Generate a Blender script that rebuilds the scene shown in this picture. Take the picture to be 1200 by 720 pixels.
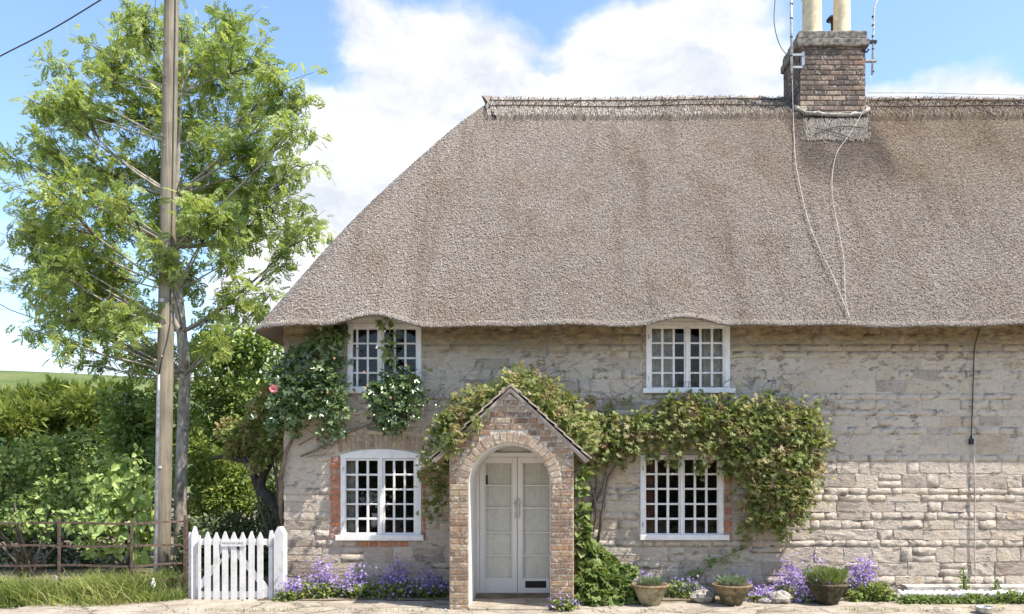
import bpy, math, random
import numpy as np
random.seed(7)
rng = np.random.default_rng(11)
scene = bpy.context.scene
for o in list(bpy.data.objects):
    bpy.data.objects.remove(o)
COL = scene.collection
R = math.radians

# ------------------------------------------------------------------ camera
F, CX, CY, CD, CH = 935.0, 640.0, 560.0, 11.0, 1.65     # focal length (px of a 1200 px picture), principal point, distance to wall, eye height
cam = bpy.data.cameras.new('camera')
cam.sensor_width = 36.0
cam.lens = F / 1200 * 36
cam.shift_x = -(CX - 600) / 1200
cam.shift_y = (CY - 360) / 1200
cam.clip_end = 3000
camo = bpy.data.objects.new('camera', cam)
camo.location = (0, -CD, CH)
camo.rotation_euler = (R(90), 0, 0)
COL.objects.link(camo)
scene.camera = camo

def at(px, py, Y):
    d = (CD + Y) / F
    return ((px - CX) * d, Y, CH + (CY - py) * d)
def mx(px, Y=0.0): return (px - CX) * (CD + Y) / F
def mz(py, Y=0.0): return CH + (CY - py) * (CD + Y) / F

# ------------------------------------------------------------------ node helpers
class NB:
    def __init__(self, tree):
        self.t = tree
        tree.nodes.clear()
    def n(self, typ, ins=None, **props):
        nd = self.t.nodes.new(typ)
        for k, v in props.items(): setattr(nd, k, v)
        for k, v in (ins or {}).items():
            s = nd.inputs[k]
            if isinstance(v, bpy.types.NodeSocket): self.t.links.new(v, s)
            else: s.default_value = v
        return nd
    def pos(self): return self.n('ShaderNodeNewGeometry').outputs['Position']
    def rand(self): return self.n('ShaderNodeObjectInfo').outputs['Random']
    def attr(self, name): return self.n('ShaderNodeAttribute', attribute_name=name).outputs['Fac']
    def scale(self, vec, s):
        return self.n('ShaderNodeVectorMath', {0: vec, 1: s}, operation='MULTIPLY').outputs[0]
    def noise(self, vec, scale, detail=4.0, rough=0.55, dist=0.0):
        return self.n('ShaderNodeTexNoise', {'Vector': vec, 'Scale': scale, 'Detail': detail, 'Roughness': rough, 'Distortion': dist}).outputs['Fac']
    def ramp(self, fac, stops, interp='LINEAR'):
        nd = self.n('ShaderNodeValToRGB', {'Fac': fac})
        cr = nd.color_ramp
        cr.interpolation = interp
        while len(cr.elements) < len(stops): cr.elements.new(0.5)
        for e, (p, c) in zip(cr.elements, stops):
            e.position = p
            e.color = (c[0], c[1], c[2], 1) if len(c) == 3 else c
        return nd.outputs['Color']
    def mix(self, fac, a, b, blend='MIX'):
        nd = self.n('ShaderNodeMix', data_type='RGBA', blend_type=blend)
        for idx, v in ((0, fac), (6, a), (7, b)):
            s = nd.inputs[idx]
            if isinstance(v, bpy.types.NodeSocket): self.t.links.new(v, s)
            else: s.default_value = v if idx == 0 else (v[0], v[1], v[2], 1)
        return nd.outputs[2]
    def math(self, op, a, b=0.0, c=0.0, clamp=False):
        return self.n('ShaderNodeMath', {0: a, 1: b, 2: c}, operation=op, use_clamp=clamp).outputs[0]
    def mrange(self, v, a, b, c=0.0, d=1.0, smooth=True):
        return self.n('ShaderNodeMapRange', {0: v, 1: a, 2: b, 3: c, 4: d}, interpolation_type='SMOOTHSTEP' if smooth else 'LINEAR').outputs[0]
    def sep(self, vec): return self.n('ShaderNodeSeparateXYZ', {0: vec}).outputs
    def bump(self, h, strength=0.5, dist=0.02):
        return self.n('ShaderNodeBump', {'Height': h, 'Strength': strength, 'Distance': dist}).outputs['Normal']
    def surface(self, color, rough=0.8, normal=None, spec=0.3, metal=0.0, **kw):
        ins = {'Base Color': color if isinstance(color, bpy.types.NodeSocket) else (*color[:3], 1), 'Roughness': rough, 'Specular IOR Level': spec, 'Metallic': metal}
        if normal is not None: ins['Normal'] = normal
        ins.update(kw)
        p = self.n('ShaderNodeBsdfPrincipled', ins)
        return p.outputs[0]
    def out(self, sh):
        o = self.n('ShaderNodeOutputMaterial')
        self.t.links.new(sh, o.inputs['Surface'])

def new_mat(name):
    m = bpy.data.materials.new(name)
    m.use_nodes = True
    return m, NB(m.node_tree)

# ------------------------------------------------------------------ sun, sky, exposure
SUN_AZ, SUN_EL = R(63.5), R(57.5)          # azimuth from the wall's normal, to the right
sdir = (math.sin(SUN_AZ) * math.cos(SUN_EL), -math.cos(SUN_AZ) * math.cos(SUN_EL), math.sin(SUN_EL))
sl = bpy.data.lights.new('sun', 'SUN')
sl.energy = 3.5
sl.angle = R(0.55)
sl.color = (1.0, 0.94, 0.85)
so = bpy.data.objects.new('sun', sl)
so.location = (12, -8, 20)
from mathutils import Vector
so.rotation_euler = Vector(sdir).to_track_quat('Z', 'Y').to_euler()
COL.objects.link(so)

world = bpy.data.worlds.new('World')
scene.world = world
world.use_nodes = True
W = NB(world.node_tree)
sky = W.n('ShaderNodeTexSky', sky_type='NISHITA', sun_disc=False)
sky.sun_elevation = SUN_EL
sky.sun_rotation = math.atan2(sdir[0], sdir[1])
sky.air_density = 1.0
sky.dust_density = 0.6
sky.ozone_density = 2.8
gen = W.n('ShaderNodeTexCoord').outputs['Generated']
def cdir(px, py):
    v = Vector(((px - CX) / F, 1.0, (CY - py) / F))
    return v.normalized()
warp = W.n('ShaderNodeTexNoise', {'Vector': gen, 'Scale': 5.0, 'Detail': 5.0, 'Roughness': 0.6})
wv = W.n('ShaderNodeVectorMath', {0: warp.outputs['Color'], 1: (0.5, 0.5, 0.5)}, operation='SUBTRACT').outputs[0]
wv = W.n('ShaderNodeVectorMath', {0: wv, 1: (0.16, 0.16, 0.10)}, operation='MULTIPLY').outputs[0]
gw = W.n('ShaderNodeVectorMath', {0: gen, 1: wv}, operation='ADD').outputs[0]
stretched = W.scale(gw, (1.0, 1.0, 2.4))
cl = W.math('MULTIPLY', W.math('SUBTRACT', W.noise(stretched, 2.6, 9.0, 0.60), 0.475), 2.6)
# cumulus banks standing where the photograph has them: (px, py, half width, half height, weight)
banks = [(640, 100, 300, 60, 0.75), (440, 190, 130, 110, 0.95), (830, 55, 110, 50, 0.35), (360, 330, 110, 90, 0.75), (60, 410, 130, 40, 0.35),
         (20, 300, 70, 40, 0.45), (1085, 98, 80, 20, 0.75), (400, 25, 70, 30, 0.45), (1180, 120, 60, 16, 0.6)]
gaps = [(110, 20, 200, 110, 1.0), (1120, 30, 150, 60, 1.1), (620, 40, 60, 22, 0.35), (440, 100, 50, 18, 0.5), (660, 82, 40, 10, 0.35), (340, 60, 60, 60, 0.6), (60, 160, 160, 90, 0.7)]
for sgn, lst in ((1, banks), (-1, gaps)):
    for px, py, hw, hh, wgt in lst:
        c = cdir(px, py)
        d = W.n('ShaderNodeVectorMath', {0: gw, 1: tuple(c)}, operation='SUBTRACT').outputs[0]
        d = W.scale(d, (F / hw, F / max(hw, hh), F / hh))
        ln = W.n('ShaderNodeVectorMath', {0: d}, operation='LENGTH').outputs['Value']
        m = W.mrange(ln, 0.35, 1.5, sgn * wgt, 0.0)
        cl = W.math('ADD', cl, m)
dens = W.mrange(cl, -0.02, 0.62)
shade = W.noise(stretched, 7.0, 6.0, 0.6)
ccol = W.ramp(shade, [(0.36, (2.35, 2.5, 2.75)), (0.60, (3.55, 3.5, 3.42))])
skyc = W.mix(W.math('MULTIPLY', dens, 0.97), sky.outputs[0], ccol)
bg = W.n('ShaderNodeBackground', {'Color': skyc, 'Strength': 0.15})
wo = W.n('ShaderNodeOutputWorld')
W.t.links.new(bg.outputs[0], wo.inputs['Surface'])
scene.view_settings.view_transform = 'Standard'
scene.view_settings.look = 'None'
scene.view_settings.gamma = 1.0
scene.view_settings.use_curve_mapping = False
scene.view_settings.exposure = 1.2
scene.cycles.max_bounces = 8
scene.cycles.transparent_max_bounces = 8

# ------------------------------------------------------------------ mesh + object helpers
def wpos(o):
    v = Vector((0, 0, 0))
    while o is not None:
        v = v + o.location
        o = o.parent
    return v

def link(name, data, parent=None, mats=()):
    o = bpy.data.objects.new(name, data)
    COL.objects.link(o)
    if parent is not None: o.parent = parent
    for m in mats:
        data.materials.append(m)
    return o

def tag(o, label=None, cat=None, group=None, kind=None):
    if label: o['label'] = label
    if cat: o['category'] = cat
    if group: o['group'] = group
    if kind: o['kind'] = kind
    return o

def thing(name, label, cat, loc=(0, 0, 0), group=None):
    o = bpy.data.objects.new(name, None)
    o.empty_display_size = 0.2
    COL.objects.link(o)
    o.location = loc
    return tag(o, label, cat, group)

class MB:
    def __init__(self): self.v, self.f, self.m = [], [], []
    def add(self, vs, fs, mi=0):
        b = len(self.v)
        self.v += [tuple(p) for p in vs]
        self.f += [tuple(b + i for i in f) for f in fs]
        self.m += [mi] * len(fs)
    def box(self, x0, x1, y0, y1, z0, z1, mi=0):
        vs = [(x0, y0, z0), (x1, y0, z0), (x1, y1, z0), (x0, y1, z0), (x0, y0, z1), (x1, y0, z1), (x1, y1, z1), (x0, y1, z1)]
        self.add(vs, [(0, 3, 2, 1), (4, 5, 6, 7), (0, 1, 5, 4), (1, 2, 6, 5), (2, 3, 7, 6), (3, 0, 4, 7)], mi)
    def cbox(self, x0, x1, y0, y1, z0, z1, c=0.004, mi=0):
        # box with its front (-Y) and vertical edges chamfered
        vs, fs = [], []
        for y, i in ((y0, c), (y0 + c, 0), (y1, 0)):
            vs += [(x0 + i, y, z0 + i), (x1 - i, y, z0 + i), (x1 - i, y, z1 - i), (x0 + i, y, z1 - i)]
        fs.append((0, 1, 2, 3))
        for k in (0, 4):
            for j in range(4):
                fs.append((k + j, k + 4 + j, k + 4 + (j + 1) % 4, k + (j + 1) % 4))
        fs.append((11, 10, 9, 8))
        self.add(vs, fs, mi)
    def prism(self, pts, y0, y1, mi=0):
        # polygon given in (x, z), extruded along Y
        n = len(pts)
        vs = [(x, y0, z) for x, z in pts] + [(x, y1, z) for x, z in pts]
        fs = [tuple(range(n)), tuple(range(2 * n - 1, n - 1, -1))] + [(i, i + n, (i + 1) % n + n, (i + 1) % n) for i in range(n)]
        self.add(vs, fs, mi)
    def tube(self, pts, rad, n=8, mi=0, cap=True):
        pts = [Vector(p) for p in pts]
        if not hasattr(rad, '__len__'): rad = [rad] * len(pts)
        up = None
        rings = []
        for i, p in enumerate(pts):
            t = (pts[min(i + 1, len(pts) - 1)] - pts[max(i - 1, 0)])
            if t.length < 1e-9: t = Vector((0, 0, 1))
            t.normalize()
            if up is None:
                up = Vector((0, 0, 1)) if abs(t.z) < 0.9 else Vector((1, 0, 0))
            a = t.cross(up)
            if a.length < 1e-6: a = t.orthogonal()
            a.normalize()
            b = a.cross(t).normalized()
            up = b
            rings.append([p + (a * math.cos(2 * math.pi * k / n) + b * math.sin(2 * math.pi * k / n)) * rad[i] for k in range(n)])
        vs = [q for r in rings for q in r]
        fs = []
        for i in range(len(pts) - 1):
            for k in range(n):
                fs.append((i * n + k, (i + 1) * n + k, (i + 1) * n + (k + 1) % n, i * n + (k + 1) % n))
        if cap:
            fs.append(tuple(range(n)))
            fs.append(tuple((len(pts) - 1) * n + k for k in range(n - 1, -1, -1)))
        self.add(vs, fs, mi)
    def lathe(self, prof, c, n=24, mi=0):
        # profile [(r, z)] about a vertical axis at c
        vs = []
        for r, z in prof:
            for k in range(n):
                a = 2 * math.pi * k / n
                vs.append((c[0] + r * math.cos(a), c[1] + r * math.sin(a), c[2] + z))
        fs = []
        for i in range(len(prof) - 1):
            for k in range(n):
                fs.append((i * n + k, i * n + (k + 1) % n, (i + 1) * n + (k + 1) % n, (i + 1) * n + k))
        fs.append(tuple(range(n - 1, -1, -1)))
        fs.append(tuple((len(prof) - 1) * n + k for k in range(n)))
        self.add(vs, fs, mi)
    def build(self, name, mats, parent=None, smooth=False):
        me = bpy.data.meshes.new(name)
        off = wpos(parent) if parent is not None else Vector((0, 0, 0))
        me.from_pydata([(p[0] - off.x, p[1] - off.y, p[2] - off.z) for p in self.v], [], self.f)
        mats = mats if isinstance(mats, (list, tuple)) else [mats]
        o = link(name, me, parent, mats)
        me.polygons.foreach_set('material_index', self.m)
        if smooth: me.polygons.foreach_set('use_smooth', [True] * len(self.f))
        me.update()
        return o

def np_obj(name, V, Fc, mat, parent=None, rnd=None, smooth=False):
    """mesh from numpy vertices (n,3) and same-sized faces (m,k); rnd = one value per face"""
    V = np.asarray(V, dtype=np.float64).reshape(-1, 3)
    Fc = np.asarray(Fc, dtype=np.int32)
    m, k = Fc.shape
    if parent is not None: V = V - np.array(wpos(parent))
    me = bpy.data.meshes.new(name)
    me.vertices.add(len(V))
    me.vertices.foreach_set('co', V.astype(np.float32).ravel())
    me.loops.add(m * k)
    me.loops.foreach_set('vertex_index', Fc.ravel())
    me.polygons.add(m)
    me.polygons.foreach_set('loop_start', np.arange(0, m * k, k, dtype=np.int32))
    try: me.polygons.foreach_set('loop_total', np.full(m, k, dtype=np.int32))
    except Exception: pass
    if smooth: me.polygons.foreach_set('use_smooth', np.ones(m, dtype=bool))
    if rnd is not None:
        a = me.attributes.new('rnd', 'FLOAT', 'FACE')
        a.data.foreach_set('value', np.asarray(rnd, dtype=np.float32))
    me.update(calc_edges=True)
    return link(name, me, parent, [mat])

def unit(a):
    return a / np.maximum(np.linalg.norm(a, axis=-1, keepdims=True), 1e-9)

def leaf_geo(P, D, Nn, L, Wd, oval=True, fold=0.25, curl=0.0):
    """leaves: base P, direction D, normal Nn, length L, width Wd -> (verts, faces per leaf pair)"""
    n = len(P)
    D = unit(D)
    S = unit(np.cross(D, Nn))
    Nn = unit(np.cross(S, D))
    L = np.broadcast_to(np.asarray(L, float), (n,))[:, None]
    Wd = np.broadcast_to(np.asarray(Wd, float), (n,))[:, None]
    up = Nn * Wd * fold
    tip = P + D * L - Nn * L * curl
    if oval:
        r1, r2 = P + D * L * .30 + S * Wd * .46 + up, P + D * L * .66 + S * Wd * .40 + up * .8 - Nn * L * curl * .4
        l1, l2 = P + D * L * .30 - S * Wd * .46 + up, P + D * L * .66 - S * Wd * .40 + up * .8 - Nn * L * curl * .4
        V = np.stack([P, r1, r2, tip, l2, l1], 1)
        b = np.arange(n)[:, None] * 6
        Fc = np.concatenate([b + np.array([[0, 1, 2, 3]]), b + np.array([[0, 3, 4, 5]])], 1).reshape(-1, 4)
    else:
        r, l = P + D * L * .45 + S * Wd * .5 + up, P + D * L * .45 - S * Wd * .5 + up
        V = np.stack([P, r, tip, l], 1)
        b = np.arange(n)[:, None] * 4
        Fc = np.concatenate([b + np.array([[0, 1, 2]]), b + np.array([[0, 2, 3]])], 1).reshape(-1, 3)
    return V.reshape(-1, 3), Fc

def rand_unit(n):
    return unit(rng.normal(size=(n, 3)))

def join_np(parts):
    Vs, Fs, Rs, b = [], [], [], 0
    for V, Fc, r in parts:
        Vs.append(V); Fs.append(Fc + b); Rs.append(r); b += len(V)
    return np.concatenate(Vs), np.concatenate(Fs), np.concatenate(Rs)

# ------------------------------------------------------------------ materials
def leaf_mat(name, stops, rough=0.45, spec=0.35, trans=0.35, clump=2.2, tint=None):
    if 'petal' not in name:
        k = lambda c: .3 * c[0] + .6 * c[1] + .1 * c[2]
        stops = [(p, tuple(x * .86 + k(c) * .14 for x in c)) for p, c in stops]
    m, b = new_mat(name)
    r = b.attr('rnd')
    nz = b.noise(b.pos(), clump, 3.0)
    f = b.math('ADD', b.math('MULTIPLY', r, 0.62), b.mrange(nz, 0.3, 0.7, 0.0, 0.38))
    c = b.ramp(f, stops)
    if tint:
        c = b.mix(b.mrange(b.noise(b.pos(), tint[2], 2.0), tint[3], tint[4]), c, b.mix(r, tint[0], tint[1]))
    s1 = b.surface(c, rough, None, spec)
    tc = b.mix(0.55, c, b.mix(1.0, c, (1.25, 1.2, 0.45), 'MULTIPLY'))
    s2 = b.n('ShaderNodeBsdfTranslucent', {'Color': tc}).outputs[0]
    sh = b.n('ShaderNodeMixShader', {0: trans, 1: s1, 2: s2}).outputs[0]
    b.out(sh)
    return m
M = {}
M['rowan'] = leaf_mat('rowan_leaf', [(0.0, (0.12, 0.19, 0.03)), (0.4, (0.27, 0.37, 0.055)), (0.8, (0.46, 0.54, 0.10)), (1.0, (0.62, 0.63, 0.18))], 0.42, 0.5, 0.48)
M['conifer'] = leaf_mat('conifer_leaf', [(0.0, (0.07, 0.12, 0.018)), (0.5, (0.19, 0.26, 0.03)), (1.0, (0.44, 0.44, 0.06))], 0.6, 0.2, 0.4, 1.3)
M['hawthorn'] = leaf_mat('hawthorn_leaf', [(0.0, (0.098, 0.178, 0.038)), (0.5, (0.220, 0.324, 0.066)), (1.0, (0.536, 0.628, 0.132))], 0.45, 0.4, 0.3)
M['hazel'] = leaf_mat('hazel_leaf', [(0.0, (0.184, 0.281, 0.055)), (0.5, (0.347, 0.474, 0.095)), (1.0, (0.552, 0.667, 0.174))], 0.5, 0.35, 0.35)
M['laurel'] = leaf_mat('laurel_leaf', [(0.0, (0.101, 0.184, 0.035)), (0.5, (0.239, 0.356, 0.058)), (1.0, (0.529, 0.605, 0.116))], 0.32, 0.5, 0.28)
M['yellowshrub'] = leaf_mat('golden_leaf', [(0.0, (0.09, 0.15, 0.02)), (0.5, (0.22, 0.31, 0.035)), (1.0, (0.44, 0.46, 0.05))], 0.5, 0.3, 0.4)
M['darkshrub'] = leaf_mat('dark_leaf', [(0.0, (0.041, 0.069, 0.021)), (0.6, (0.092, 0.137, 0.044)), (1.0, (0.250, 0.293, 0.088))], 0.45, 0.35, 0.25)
M['rose'] = leaf_mat('rose_leaf', [(0.0, (0.05, 0.095, 0.022)), (0.5, (0.11, 0.185, 0.04)), (0.85, (0.21, 0.29, 0.07)), (1.0, (0.42, 0.42, 0.14))], 0.25, 0.9, 0.25)
M['creeper'] = leaf_mat('creeper_leaf', [(0.0, (0.085, 0.12, 0.02)), (0.45, (0.21, 0.26, 0.04)), (0.8, (0.36, 0.39, 0.07)), (1.0, (0.54, 0.50, 0.17))], 0.45, 0.4, 0.35, 5.0,
                        tint=((0.26, 0.15, 0.075), (0.52, 0.37, 0.24), 5.0, 0.46, 0.74))
M['mound'] = leaf_mat('geranium_leaf', [(0.0, (0.10, 0.17, 0.03)), (0.5, (0.20, 0.29, 0.06)), (1.0, (0.34, 0.40, 0.12))], 0.55, 0.3, 0.35, 5.0)
M['cushion'] = leaf_mat('cushion_leaf', [(0.0, (0.09, 0.15, 0.022)), (0.5, (0.20, 0.27, 0.04)), (1.0, (0.36, 0.38, 0.08))], 0.55, 0.3, 0.3, 6.0)
M['lavender'] = leaf_mat('grey_green_leaf', [(0.0, (0.12, 0.18, 0.08)), (0.5, (0.20, 0.27, 0.14)), (1.0, (0.30, 0.36, 0.20))], 0.7, 0.2, 0.25, 6.0)
M['herb'] = leaf_mat('herb_leaf', [(0.0, (0.12, 0.18, 0.04)), (0.5, (0.22, 0.29, 0.07)), (1.0, (0.34, 0.40, 0.12))], 0.7, 0.2, 0.3, 6.0)
M['grass'] = leaf_mat('grass_blade', [(0.0, (0.114, 0.180, 0.027)), (0.5, (0.254, 0.324, 0.054)), (0.85, (0.420, 0.432, 0.108)), (1.0, (0.585, 0.480, 0.216))], 0.6, 0.25, 0.35, 1.6)
M['purple'] = leaf_mat('purple_petal', [(0.0, (0.20, 0.13, 0.40)), (0.5, (0.37, 0.27, 0.60)), (1.0, (0.60, 0.50, 0.78))], 0.6, 0.2, 0.3, 6.0)
M['pink'] = leaf_mat('pink_petal', [(0.0, (0.62, 0.16, 0.22)), (1.0, (0.85, 0.42, 0.45))], 0.6, 0.2, 0.25, 6.0)
M['peach'] = leaf_mat('peach_petal', [(0.0, (0.70, 0.40, 0.25)), (1.0, (0.85, 0.60, 0.45))], 0.6, 0.2, 0.25, 6.0)
M['whitepetal'] = leaf_mat('white_petal', [(0.0, (0.72, 0.72, 0.66)), (1.0, (0.85, 0.85, 0.82))], 0.6, 0.2, 0.25, 6.0)

def bark_mat(name, a, c, sc=(14, 14, 3), rough=0.85, bump=0.5):
    m, b = new_mat(name)
    p = b.scale(b.pos(), sc)
    n1 = b.noise(p, 1.0, 6.0, 0.65)
    n2 = b.noise(b.pos(), 3.0, 3.0)
    col = b.mix(b.mrange(n2, 0.35, 0.7), b.ramp(n1, [(0.3, a), (0.7, c)]), b.ramp(n1, [(0.3, tuple(x * .6 for x in a)), (0.7, tuple(x * .8 for x in c))]))
    b.out(b.surface(col, rough, b.bump(n1, bump, 0.02), 0.2))
    return m
M['bark'] = bark_mat('bark', (0.20, 0.17, 0.14), (0.54, 0.49, 0.43), (16, 16, 8))
M['twig'] = bark_mat('twig_bark', (0.07, 0.055, 0.04), (0.17, 0.14, 0.11))
M['darkbark'] = bark_mat('dark_bark', (0.035, 0.028, 0.022), (0.10, 0.085, 0.07), (22, 22, 12), 0.9, 0.9)
M['vinewood'] = bark_mat('vine_wood', (0.12, 0.085, 0.06), (0.30, 0.23, 0.17), (30, 30, 12))
M['pole'] = bark_mat('pole_timber', (0.20, 0.165, 0.115), (0.36, 0.31, 0.235), (40, 40, 1.2), 0.85, 0.35)

def paint_mat(name, base, dirt, amount=0.35, rough=0.5):
    m, b = new_mat(name)
    n1 = b.noise(b.pos(), 9.0, 6.0, 0.65)
    n2 = b.noise(b.scale(b.pos(), (60, 60, 6)), 1.0, 4.0)
    f = b.mrange(b.math('ADD', b.math('MULTIPLY', n1, 0.7), b.math('MULTIPLY', n2, 0.3)), 0.42, 0.75, 0.0, amount)
    b.out(b.surface(b.mix(f, base, dirt), rough, b.bump(n2, 0.15, 0.004), 0.4))
    return m
M['paint'] = paint_mat('white_paint', (0.80, 0.775, 0.74), (0.46, 0.42, 0.36), 0.5)
M['gatepaint'] = paint_mat('gate_paint', (0.68, 0.66, 0.645), (0.42, 0.42, 0.35), 0.85)
M['doorpaint'] = paint_mat('door_paint', (0.85, 0.815, 0.76), (0.6, 0.57, 0.53), 0.25)
M['plaster'] = paint_mat('reveal_plaster', (0.70, 0.66, 0.60), (0.46, 0.41, 0.34), 0.6, 0.85)

def simple(name, c, rough=0.6, spec=0.3, metal=0.0, var=0.3, sc=12.0):
    m, b = new_mat(name)
    n1 = b.noise(b.pos(), sc, 5.0, 0.6)
    col = b.mix(b.mrange(n1, 0.3, 0.7), tuple(x * (1 - var) for x in c), tuple(min(1, x * (1 + var)) for x in c))
    b.out(b.surface(col, rough, b.bump(n1, 0.25, 0.006), spec, metal))
    return m
M['black'] = simple('black_metal', (0.02, 0.02, 0.022), 0.4)
M['grey_metal'] = simple('grey_metal', (0.32, 0.32, 0.33), 0.45, 0.5, 0.5)
M['pale_metal'] = simple('pale_metal', (0.55, 0.53, 0.50), 0.45, 0.5, 0.3)
M['zinc'] = simple('zinc', (0.55, 0.57, 0.58), 0.35, 0.5, 0.8, 0.2)
M['cable_pale'] = simple('pale_cable', (0.44, 0.40, 0.355), 0.8)
M['cable_dark'] = simple('dark_cable', (0.06, 0.055, 0.05), 0.6)
M['rust'] = simple('rusty_iron', (0.14, 0.095, 0.075), 0.8, 0.25, 0.2, 0.5, 30)
M['cream'] = simple('chimney_pot_clay', (0.66, 0.55, 0.36), 0.75, 0.25, 0, 0.18, 7)
M['capstone'] = simple('cap_mortar', (0.20, 0.18, 0.15), 0.95, 0.1, 0, 0.55, 14)
M['flash'] = simple('lime_mortar', (0.44, 0.40, 0.35), 0.95, 0.1, 0, 0.45, 9)
M['fillet'] = simple('chimney_fillet', (0.36, 0.325, 0.28), 0.95, 0.1, 0, 0.5, 20)
M['soil'] = simple('soil', (0.07, 0.05, 0.035), 0.95)
M['dark_in'] = simple('interior_plaster', (0.10, 0.085, 0.075), 0.95)
M['curtain_beige'] = simple('beige_cloth', (0.50, 0.46, 0.37), 0.9, 0.1)
M['curtain_red'] = simple('brown_cloth', (0.22, 0.10, 0.07), 0.9, 0.1)
M['curtain_grey'] = simple('grey_cloth', (0.42, 0.40, 0.36), 0.9, 0.1)
M['net'] = simple('net_cloth', (0.84, 0.81, 0.74), 0.9, 0.1, 0, 0.06)
M['plastic_white'] = simple('white_sheeting', (0.66, 0.64, 0.60), 0.5, 0.4, 0, 0.15)
M['sign_ink'] = simple('sign_ink', (0.03, 0.03, 0.035), 0.7)
M['hazel_rod'] = simple('hazel_rod', (0.10, 0.08, 0.065), 0.9, 0.1, 0, 0.4, 30)

def glass():
    m, b = new_mat('window_glass')
    g = b.n('ShaderNodeBsdfGlossy', {'Color': (1, 1, 1, 1), 'Roughness': 0.03}).outputs[0]
    t = b.n('ShaderNodeBsdfTransparent', {'Color': (0.93, 0.93, 0.91, 1)}).outputs[0]
    nz = b.noise(b.pos(), 5.0, 2.0)
    bm = b.bump(nz, 0.25, 0.01)
    b.t.links.new(bm, g.node.inputs['Normal'])
    fr = b.n('ShaderNodeFresnel', {'IOR': 1.4, 'Normal': bm}).outputs[0]
    b.out(b.n('ShaderNodeMixShader', {0: fr, 1: t, 2: g}).outputs[0])
    return m
M['glass'] = glass()

def thatch(name, dark, mid, pale, stain, attr=True):
    m, b = new_mat(name)
    p = b.pos()
    n2 = b.noise(b.scale(p, (1.0, 1.0, 0.45)), 1.5, 5.0, 0.6)
    n3 = b.noise(p, 55.0, 3.0, 0.7)
    f = b.attr('rnd') if attr else n3
    c = b.ramp(f, [(0.0, dark), (0.5, mid), (1.0, pale)])
    st = b.mrange(n2, 0.42, 0.80, 0.0, 0.7)
    c = b.mix(st, c, b.mix(1.0, c, stain, 'MULTIPLY'))
    # soot-darkened reed below the chimney and weathering to the right of it
    x = b.sep(p)
    sx = b.math('MULTIPLY', b.mrange(x[0], 3.9, 4.12), b.mrange(x[0], 5.6, 5.35))
    sz = b.math('MULTIPLY', b.mrange(x[2], 5.95, 6.7), b.mrange(n2, 0.2, 0.5))
    c = b.mix(b.math('MULTIPLY', b.math('MULTIPLY', sx, sz), 0.8), c, b.mix(1.0, c, (0.50, 0.51, 0.55), 'MULTIPLY'))
    # damp streaks running down the slope
    sk = b.noise(b.scale(p, (3.2, .35, .35)), 1.0, 5.0, 0.6)
    c = b.mix(b.mrange(sk, 0.5, 0.72, 0.0, 0.55), c, b.mix(1.0, c, (0.66, 0.61, 0.56), 'MULTIPLY'))
    wr = b.math('MULTIPLY', b.mrange(x[0], 1.0, 5.5), b.mrange(x[2], 4.6, 7.4))
    c = b.mix(b.math('MULTIPLY', wr, 0.8), c, b.mix(1.0, c, (0.74, 0.66, 0.56), 'MULTIPLY'))
    b.out(b.surface(c, 0.95, b.bump(n3, 0.7, 0.02), 0.1))
    return m
TS = (0.80, 0.70, 0.60)
M['thatch_base'] = thatch('thatch_bed', (0.13, 0.10, 0.082), (0.22, 0.18, 0.15), (0.30, 0.255, 0.215), TS, False)
M['reed'] = thatch('thatch_reed', (0.18, 0.148, 0.122), (0.365, 0.315, 0.27), (0.55, 0.485, 0.43), TS)
M['apron'] = simple('apron_straw', (0.36, 0.315, 0.265), 0.95, 0.1, 0, 0.4, 60)
M['straw'] = thatch('ridge_straw', (0.26, 0.22, 0.185), (0.47, 0.42, 0.36), (0.70, 0.64, 0.56), (0.9, 0.84, 0.76))

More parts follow.
